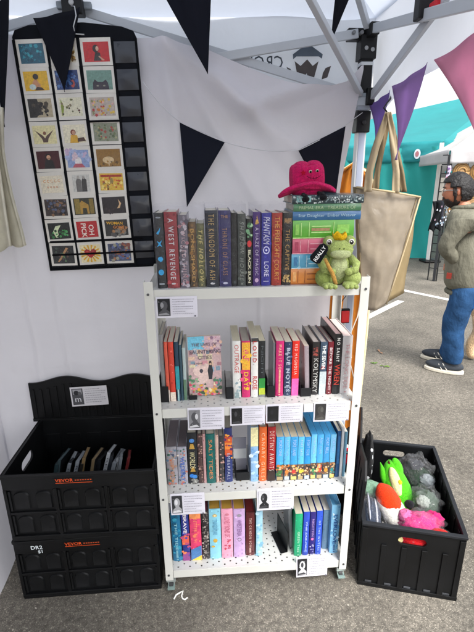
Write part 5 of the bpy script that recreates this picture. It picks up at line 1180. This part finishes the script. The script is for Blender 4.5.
for p in (Vector((0,0,0)), f1_*3, f2_*3):
    q = MB('2a2c30'); q.bar(p, p+Vector((0,0,z_e+.1)), .035, .035); q.build('leg', 'powder_coat', wt)
# grid wall with woven hats
gx = Vector(wt.location)+Vector((.10,.10,0))
gw = thing('grid_wall_rack', 'black wire grid rack standing beneath the white tent', 'display rack', gx, rad(0))
q = MB('1c1e20')
for i in range(12): q.tube([(i*.13,0,.05),(i*.13,0,z_e-.02)], .006, 5)
for i in range(16): q.tube([(0,0,.1+i*.115),(1.45,0,.1+i*.115)], .005, 5)
for s in (0, .1): q.tube([(-.16+s*.9,-.02-s,.0),(-.16+s*.9,-.02-s,z_e-.05)], .010, 6)
for i in range(14): q.tube([(-.16,-.02,.2+i*.13),(-.07,-.12,.2+i*.13)], .007, 5)
q.build('wire_grid', 'black_plastic', gw)
q = MB('1d9a9e'); q.tube([(-.1,-.03,z_e-.14),(1.5,-.03,z_e-.14)], .012, 6); q.tube([(.16,-.03,z_e-.02),(.16,-.03,z_e-.3)], .014, 6); q.build('turquoise_rail', 'powder_coat', gw)
R = random.Random(8)
nm = ['upper left','upper second','upper third','upper fourth','middle left','middle second','middle third','middle fourth','lower left','lower second','lower third','lower fourth']
for r_ in range(3):
    for c_ in range(4):
        x = .14+c_*.27; z = z_e-.14-r_*.26; col = ['b08a54','a07844','bc9860','8f6c40'][(r_+c_) % 4]
        k = thing('woven_basket', 'woven straw basket on the wire rack, %s' % nm[r_*4+c_], 'basket', (gx.x+x, gx.y-.03, z), 0, 'woven baskets on the wire rack')
        q = MB(col); 
        for j in range(7): q.tube([((.130-.013*j)*math.cos(a), -.01-.005*j, (.130-.013*j)*math.sin(a)) for a in [i*math.pi/10 for i in range(21)]], .0095, 6, col if j % 2 else '7c5c34')
        q.build('woven_rim', 'wood', k, smooth='all')
        q = MB('8c6a3c'); q.ball((0,-.02,0), (.07,.02,.07), 16, 10, '96744a'); q.build('woven_bowl', 'wood', k, smooth='all')
# dark hanging garments by the rack
k = thing('hanging_garments', 'dark patterned clothes hanging between turquoise tent and the man', 'clothes', pt(441.5,216,1,4.6))
for i in range(4):
    q = MB(['15171b','2a2d36','101216','34343e'][i])
    q.grid(lambda u, v, i=i: Vector((-.10+.055*i+.10*(u-.5)+.02*math.sin(v*5+i), .05*i-.02*math.sin(u*9+v*3), .20-(.40-.05*(i % 2))*v+.02*math.sin(u*6)*v)), 10, 14); q.build('garment', 'flag_cloth', k, smooth='all', solid=.012)
R = random.Random(2); q = MB()
for i in range(26): x_, z_ = -.13+.22*R.random(), -.17+.34*R.random(); q.prism([(-.008,-.012),(.010,-.008),(.006,.014),(-.006,.010)], (x_, -.045, z_), (1,0,0), (0,0,1), (0,.004,0), R.choice(['a8acb4','8c7484','6c8090','c8ccd4']))
q.build('pale_pattern', 'cloth', k)
k = thing('hanging_scarf', 'striped pale lilac scarf on the rack above the man', 'scarf', pt(448,176,1,5.0)); q = MB('b8a8c8')
q.grid(lambda u, v: Vector((.05*(u-.5)+.01*math.sin(v*9), .01*math.sin(u*8),   .14-.34*v)), 5, 16, 'b9aec6'); q.build('scarf_cloth', 'cloth', k, smooth='all', solid=.008)
q = MB('3c3c50')
for j in range(5): q.box(-.026,.026,-.014,-.008,.09-j*.06,.11-j*.06,['6c4c80','3a3c44','a8484c','4c6c8c','d8d4d8'][j])
q.build('stripe', 'cloth', k)

# far white clapboard house with red and tan roofs
hb = pt(345,150,1,26)
hs_ = thing('clapboard_house', 'white clapboard house far behind the turquoise tent', 'house', (hb.x, 26, 0))
q = MB('e4e2dc'); q.box(-4.5, 2.6, 0, 8, 0, 7.5); 
for i in range(40): q.box(-4.52, 2.62, -.03, -.0, .1+i*.18, .24+i*.18, 'e8e6e0')
q.build('wall', 'siding', hs_)
q = MB('c89c78'); q.box(-4.8, 1.0, -1.6, -.04, 2.7, 2.95); q.box(-4.8,.6,-1.5,-1.4,2.95,3.1); q.build('porch_roof', 'siding', hs_)
q = MB('b8403c'); q.box(1.1, 2.8, -1.2, -.05, 3.15, 3.5); q.build('red_awning', 'siding', hs_)
for wx in (-3, -1.2, 1.3):
    q = MB('5c6670'); q.box(wx, wx+.9, -.06, -.04, 4.4, 6.0); w_ = q.build('window', 'gloss_print', hs_); q = MB('f0f0ee')
    q.box(wx-.08, wx, -.09, -.03, 4.3, 6.1); q.box(wx+.9, wx+.98, -.09, -.03, 4.3, 6.1); q.box(wx, wx+.9, -.09, -.03, 6.0, 6.1); q.box(wx, wx+.9, -.09, -.03, 4.3, 4.4); q.build('frame', 'siding', w_)
q = MB('8c8880'); q.prism([(-5,7.5),(3,7.5),(-1,10)], (0,-.3,0), (1,0,0), (0,0,1), (0,8.6,0)); q.build('roof', 'siding', hs_)

# ================================================================== PERSON AND DOG
def skin_mesh(name, chain, edges, mat, parent, col, sub=2, subdiv=True):
    """chain: list of (pos, (rx, ry)); edges: index pairs; vertex 0 is the root"""
    me = bpy.data.meshes.new(name); me.from_pydata([tuple(c[0]) for c in chain], edges, []); me.update()
    o = bpy.data.objects.new(name+'_tmp', me); COL.objects.link(o)
    o.modifiers.new('skin', 'SKIN'); sv = me.skin_vertices[0].data
    for i, c in enumerate(chain):
        r = c[1] if isinstance(c[1], tuple) else (c[1], c[1]); sv[i].radius = r; sv[i].use_root = (i == 0)
    s = o.modifiers.new('ss', 'SUBSURF'); s.levels = sub; s.render_levels = sub
    dg = bpy.context.evaluated_depsgraph_get(); dg.update()
    m2 = bpy.data.meshes.new_from_object(o.evaluated_get(dg)); bpy.data.objects.remove(o)
    q = MB(col); q.add([v.co.copy() for v in m2.vertices], [tuple(p.vertices) for p in m2.polygons]); bpy.data.meshes.remove(m2)
    return q
root = pt(447, 371, 2, 0)
vdir = Vector((root.x-CAM[0], root.y-CAM[1], 0)).normalized(); fdir = Vector((-vdir.y, vdir.x, 0))  # faces picture-left
man = thing('person', 'man in a sage green jacket and blue jeans facing left on the asphalt', 'person', root)
def J(px, py, side=0):      # side > 0 is nearer the viewer (his left)
    return ptn(px, py, root - vdir*side, vdir) - root
S = .13
hipc = J(467,283); chest = J(466,232); neck = J(464,208); headc = J(457.5,191)
skc = 'b8765a'
def V(p, up=0, fw=0, sd=0): return Vector(p)+Vector((0,0,up))+fdir*fw-vdir*sd
# bare body: one continuous skinned figure incl. neck, arms, legs; head mass is part of the same mesh
ank_l = J(452,362,.02); ank_r = J(446,356,-.22); kn_l = V(J(452,325,.06)); kn_r = V(J(458,322,-.14)); hp_l = V(hipc,-.03,0,.09); hp_r = V(hipc,-.03,0,-.09)
sh_l = V(neck,-.075,-.0,.19); sh_r = V(neck,-.075,0,-.19); el_l = J(444,248,.20); el_r = V(J(446,248,-.2)); wr_l = J(461,268,.06); wr_r = J(461,268,-.06)
ch = [(hipc,(.05,.05)), (V(chest,-.12),(.09,.075)), (V(chest,.02),(.11,.09)), (V(neck,-.05),(.06,.055)), (V(neck,.02),(.05,.05)), (V(headc,-.03),(.055,.06)),
      (sh_l,.028),(el_l,.03),(wr_l,.024),(sh_r,.028),(el_r,.034),(wr_r,.027),(hp_l,.08),(kn_l,.055),(ank_l,.035),(hp_r,.08),(kn_r,.055),(ank_r,.035)]
ed = [(0,1),(1,2),(2,3),(3,4),(4,5),(3,6),(6,7),(7,8),(3,9),(9,10),(10,11),(0,12),(12,13),(13,14),(0,15),(15,16),(16,17)]
q = skin_mesh('body', ch, ed, 'skin', man, skc)
Rh = Matrix((-vdir.cross(Vector((0,0,1))), vdir, Vector((0,0,1)))).transposed()  # local x -> picture right
Rh = Matrix((-fdir, vdir, Vector((0,0,1)))).transposed()
def headf(d):
    # local: -x is the face
    k = 1.0; v = Vector(d)
    if v.x < 0:
        v.x *= 1+.10*math.exp(-((v.z+.15)/.12)**2)*math.exp(-(v.y/.18)**2)*1.5   # nose
        v.x *= 1-.06*math.exp(-((v.z-.08)/.1)**2)
    if v.z < -.2: v.y *= 1+.35*(v.z+.2); v.x += -.18*(-.2-v.z)
    return v
M3 = Rh.to_4x4() @ Matrix.Rotation(rad(-6), 4, 'Y')
q.ball(headc, (.098,.078,.118), 40, 28, skc, headf, M=M3)
def hl(x, y, z): return Vector(headc) + (M3 @ Vector((x, y, z)))
q.ball(hl(.012,-.079,-.008), (.014,.008,.024), 14, 10, 'a8664c', None, M3)      # ear toward viewer
q.ball(hl(.012,.079,-.008), (.014,.008,.024), 14, 10, 'a8664c', None, M3)
q.tube([hl(-.092,-.02,-.052), hl(-.102,0,-.055), hl(-.092,.02,-.052)], [.004,.006,.004], 8, '8c4a40')
# hands with fingers
for wr, s in ((wr_l,1),(wr_r,-1)):
    hd = fdir
    q.ball(V(wr,0,.045), .036, 14, 10, skc, lambda d: Vector((d.x, d.y, d.z*.6)))
    for f in range(4): a = V(wr,-.004,.07,.0)+Vector((0,0,.020-.013*f)); q.tube([a, a+fdir*.03-vdir*.004*s, a+fdir*.05+vdir*.012*s, a+fdir*.042+vdir*.028*s], [.009,.009,.008,.006], 8, skc)
    a = V(wr,.025,.03); q.tube([a, a+fdir*.025+Vector((0,0,.014)), a+fdir*.048+Vector((0,0,.012))], [.011,.010,.008], 8, skc)
q.build('body', 'skin', man, smooth='all')
# hair cap, beard
q = MB('1a1819')
def hairf(d):
    n_ = .07*noise.noise(d*4)+.05*noise.noise(Vector((d.x*6, d.y*6, d.z*16)))
    return 1.0+n_
def shell(q, k, keepf, nz):
    q.ball(headc, (.098*k,.078*k,.118*k), 72, 52, None, lambda d: Vector(headf(d))*(1+nz(d)), M3)
    f2 = []; c2 = []
    for f, c in zip(q.f, q.c):
        cpt = sum((q.v[i] for i in f), Vector())/len(f); lc = M3.inverted() @ (cpt-Vector(headc))
        if keepf(lc): f2.append(f); c2.append(c)
    q.f = f2; q.c = c2
shell(q, 1.09, lambda p: p.z > .068+.10*(-.06-p.x if p.x < -.06 else 0) or (p.x > -.040 and p.z > .030) or (p.x > .030 and p.z > -.070), lambda d: .05*noise.noise(d*4)+.05*noise.noise(Vector((d.x*7, d.y*7, d.z*20)))+.03*noise.noise(d*16))
q.build('hair', 'hair', man, smooth='all', solid=-.012)
q = MB('241c1a')
shell(q, 1.045, lambda p: (p.z < -.060-.45*max(0,p.x+.04)+.012*math.sin(p.x*60) and p.x < .020 and not (p.x < -.080 and abs(p.z+.056) < .006 and abs(p.y) < .02)) or (-.022 < p.x < -.002 and -.08 < p.z < .035 and abs(p.y) > .05) or (p.x < -.075 and -.048 < p.z < -.036 and abs(p.y) < .03), lambda d: .03*noise.noise(d*14))
q.build('beard', 'hair', man, smooth='all', solid=-.006)
for s in (-1, 1):
    q = MB('1c1614'); q.ball(hl(-.082,s*.034,.014), (.010,.013,.009), 14, 10, 'e8e0d8', None, M3); q.ball(hl(-.089,s*.034,.014), (.005,.006,.006), 10, 8, '1c1614', None, M3); q.tube([hl(-.098,s*.012,.034), hl(-.094,s*.034,.040), hl(-.080,s*.052,.034)], .004, 6, '1a1614'); q.build('eye', 'skin', man, smooth='all')
q = MB('cfc4b4')
for s in (-1, 1):
    q.tube([hl(-.104+.0*abs(math.cos(a)), s*.036+.026*math.cos(a), .008+.020*math.sin(a)) for a in [i*math.pi/8 for i in range(17)]], .0028, 6)
    q.tube([hl(-.104, s*.062, .014), hl(-.06, s*.076, .014), hl(.01, s*.084, .008)], .003, 6, '8c8480')
q.tube([hl(-.104,-.010,.012), hl(-.108,0,.014), hl(-.104,.010,.012)], .0028, 6); q.build('glasses', 'gloss_print', man, smooth='all')
# jacket
ch = [(V(hipc,-.085,.02),(.160,.15)), (V(hipc,.08,.03),(.185,.165)), (V(chest,.02,.01),(.195,.165)), (V(neck,-.06,-.01),(.135,.12)), (V(neck,.0,-.005),(.072,.068)),
      (V(sh_l,-.01,0,.0),(.095,.095)), (V(sh_l.lerp(el_l,.55)),(.072,.072)), (el_l,(.066,.066)), (V(wr_l,.02),(.048,.048)), (V(sh_r),(.095,.095)), (V(sh_r.lerp(el_r,.55)),(.07,.07)), (el_r,(.064,.064)), (V(wr_r,.02),(.048,.048))]
ed = [(0,1),(1,2),(2,3),(3,4),(3,5),(5,6),(6,7),(7,8),(3,9),(9,10),(10,11),(11,12)]
q = skin_mesh('jacket', ch, ed, '', man, '6f6d60', 3)
for v in q.v:
    w_ = Vector(v); n1 = noise.noise(w_*7)+.6*noise.noise(Vector((w_.x*9, w_.y*9, w_.z*22))); v += (w_-Vector((chest.x, chest.y, w_.z))).normalized()*n1*.009
q.build('jacket', 'jacket_cloth', man, smooth='all')
q = MB('5f5e52'); q.tube([V(hipc,-.070,.01)+Rh@Vector((.130*math.cos(a), .134*math.sin(a), 0)) for a in [i*math.pi/12 for i in range(25)]], .020, 8); q.tube([V(neck,.01,-.01)+Rh@Vector((.082*math.cos(a), .075*math.sin(a), .012*math.cos(a))) for a in [i*math.pi/12 for i in range(25)]], .020, 8, '6a695c'); q.build('rib_hem', 'jacket_cloth', man, smooth='all')
q = MB('7c3028'); p_ = J(449,276,.165); q.prism([(-.018,-.022),(.018,-.022),(.018,.022),(-.018,.022)], p_, -fdir, (0,0,1), vdir*.02); q.build('hem_patch', 'cloth', man)
# jeans
ch = [(V(hipc,.07,.01),(.11,.10)), (V(hipc,-.02,.01),(.138,.128)), (V(hp_l,-.10,.01),(.108,.1)), (V(hp_l.lerp(kn_l,.55)),(.105,.1)), (kn_l,(.094,.088)), (V(kn_l.lerp(ank_l,.5),0,-.01),(.090,.08)), (V(ank_l,.03),(.086,.075)), (V(ank_l,-.01),(.078,.072)),
      (V(hp_r,-.10),(.105,.1)), (V(hp_r.lerp(kn_r,.55)),(.092,.092)), (kn_r,(.080,.080)), (V(kn_r.lerp(ank_r,.5)),(.072,.072)), (V(ank_r,.03),(.07,.066)), (V(ank_r,-.01),(.074,.07))]
ed = [(0,1),(1,2),(2,3),(3,4),(4,5),(5,6),(6,7),(1,8),(8,9),(9,10),(10,11),(11,12),(12,13)]
q = skin_mesh('jeans', ch, ed, '', man, '29496f', 3)
for v in q.v:
    w_ = Vector(v); v += Vector((w_.x, w_.y, 0)).normalized()*(.007*noise.noise(Vector((w_.x*8, w_.y*8, w_.z*13+w_.x*9)))+.006*noise.noise(w_*15))
q.build('jeans', 'denim', man, smooth='all')
q = MB('2a5080'); p_ = J(473,298,.135); q.prism([(-.055,-.07),(0,-.09),(.055,-.07),(.055,.05),(-.055,.05)], p_, -fdir, (0,0,1), vdir*.05); q.build('back_pocket', 'denim', man)
for ank, s, dz in ((ank_l,1,0),(ank_r,-1,0)):
    b_ = Vector((ank.x, ank.y, 0)); b_.z = 0
    q = MB('3a3e44'); 
    def shoe(d, b_=b_): 
        return 1
    q.ball(b_+fdir*.055+Vector((0,0,.058)), (.150,.052,.045), 28, 16, '3c4046', lambda d: Vector((d.x, d.y*(1 if d.x > -.3 else 1-.25*(-d.x-.3)), d.z*(1+.45*max(0,d.x)) if d.z > 0 else d.z)), M3*1 if False else Rh.to_4x4())
    q.ball(b_-fdir*.01+Vector((0,0,.085)), (.062,.046,.05), 16, 12, '3c4046', None, Rh.to_4x4())
    sh_ = q.build('shoe', 'cloth', man, smooth='all')
    q = MB('cfc8b8'); out_ = [(.150*math.cos(a)*1.05, .052*math.sin(a)*1.08*(1 if math.cos(a) > -.3 else 1)) for a in [i*math.pi/12 for i in range(24)]]
    q.prism([(a, b) for a, b in out_], b_+fdir*.055+Vector((0,0,.002)), -fdir, vdir, (0,0,.03)); q.build('sole', 'cloth', sh_, bevel=.006)
    q = MB('b8b6b0'); q.tube([b_+fdir*.03-vdir*.05+Vector((0,0,.035)), b_+fdir*.07-vdir*.045+Vector((0,0,.09))], .004, 6); q.tube([b_+fdir*.07-vdir*.052+Vector((0,0,.035)), b_+fdir*.10-vdir*.042+Vector((0,0,.08))], .004, 6); q.build('stripe', 'cloth', sh_)
# dog, mostly beyond the right edge
dr = pt(467, 356, 2, 0); dog = thing('dog', 'tan dog standing behind the man, only a pale leg in view', 'dog', dr)
hd_ = Vector((vdir.y, -vdir.x, 0))   # heads picture-right
def DV(f, s, z): return hd_*f - vdir*s + Vector((0,0,z))
ch = [(DV(.10,0,.50),(.11,.12)), (DV(.30,0,.50),(.115,.13)), (DV(.52,0,.52),(.12,.15)), (DV(.66,0,.62),(.08,.09)), (DV(.76,0,.74),(.07,.075)), (DV(.90,0,.74),(.045,.045)), (DV(.97,0,.72),(.03,.03)),
      (DV(.07,.07,.40),(.10,.08)), (DV(.08,.08,.27),(.075,.06)), (DV(.01,.08,.16),(.045,.045)), (DV(.02,.08,.045),(.042,.042)), (DV(.07,.08,.03),(.045,.03)),
      (DV(.10,-.07,.36),(.075,.06)), (DV(.14,-.08,.26),(.05,.045)), (DV(.04,-.08,.15),(.028,.028)), (DV(.07,-.08,.035),(.026,.026)), (DV(.12,-.08,.02),(.028,.02)),
      (DV(.54,.09,.34),(.05,.05)), (DV(.53,.09,.18),(.03,.03)), (DV(.53,.09,.03),(.026,.026)), (DV(.58,.09,.02),(.028,.02)), (DV(.54,-.09,.34),(.05,.05)), (DV(.55,-.09,.18),(.03,.03)), (DV(.55,-.09,.03),(.026,.026)), (DV(.60,-.09,.02),(.028,.02)),
      (DV(-.02,0,.56),(.03,.03)), (DV(-.0,0,.40),(.022,.022))]
ed = [(0,1),(1,2),(2,3),(3,4),(4,5),(5,6),(0,7),(7,8),(8,9),(9,10),(10,11),(0,12),(12,13),(13,14),(14,15),(15,16),(2,17),(17,18),(18,19),(19,20),(2,21),(21,22),(22,23),(23,24),(0,25),(25,26)]
q = skin_mesh('body', ch, ed, '', dog, 'c8a880', 2)
for s in (-1, 1): q.ball(DV(.74,s*.06,.77), (.03,.02,.06), 12, 10, 'a8845c')
q.build('body', 'fur', dog, smooth='all')
q = MB('141210'); q.ball(DV(1.0,0,.73), .016, 10, 8)
for s in (-1, 1): q.ball(DV(.84,s*.045,.78), .010, 8, 6)
q.build('nose_and_eyes', 'gloss_print', dog, smooth='all')
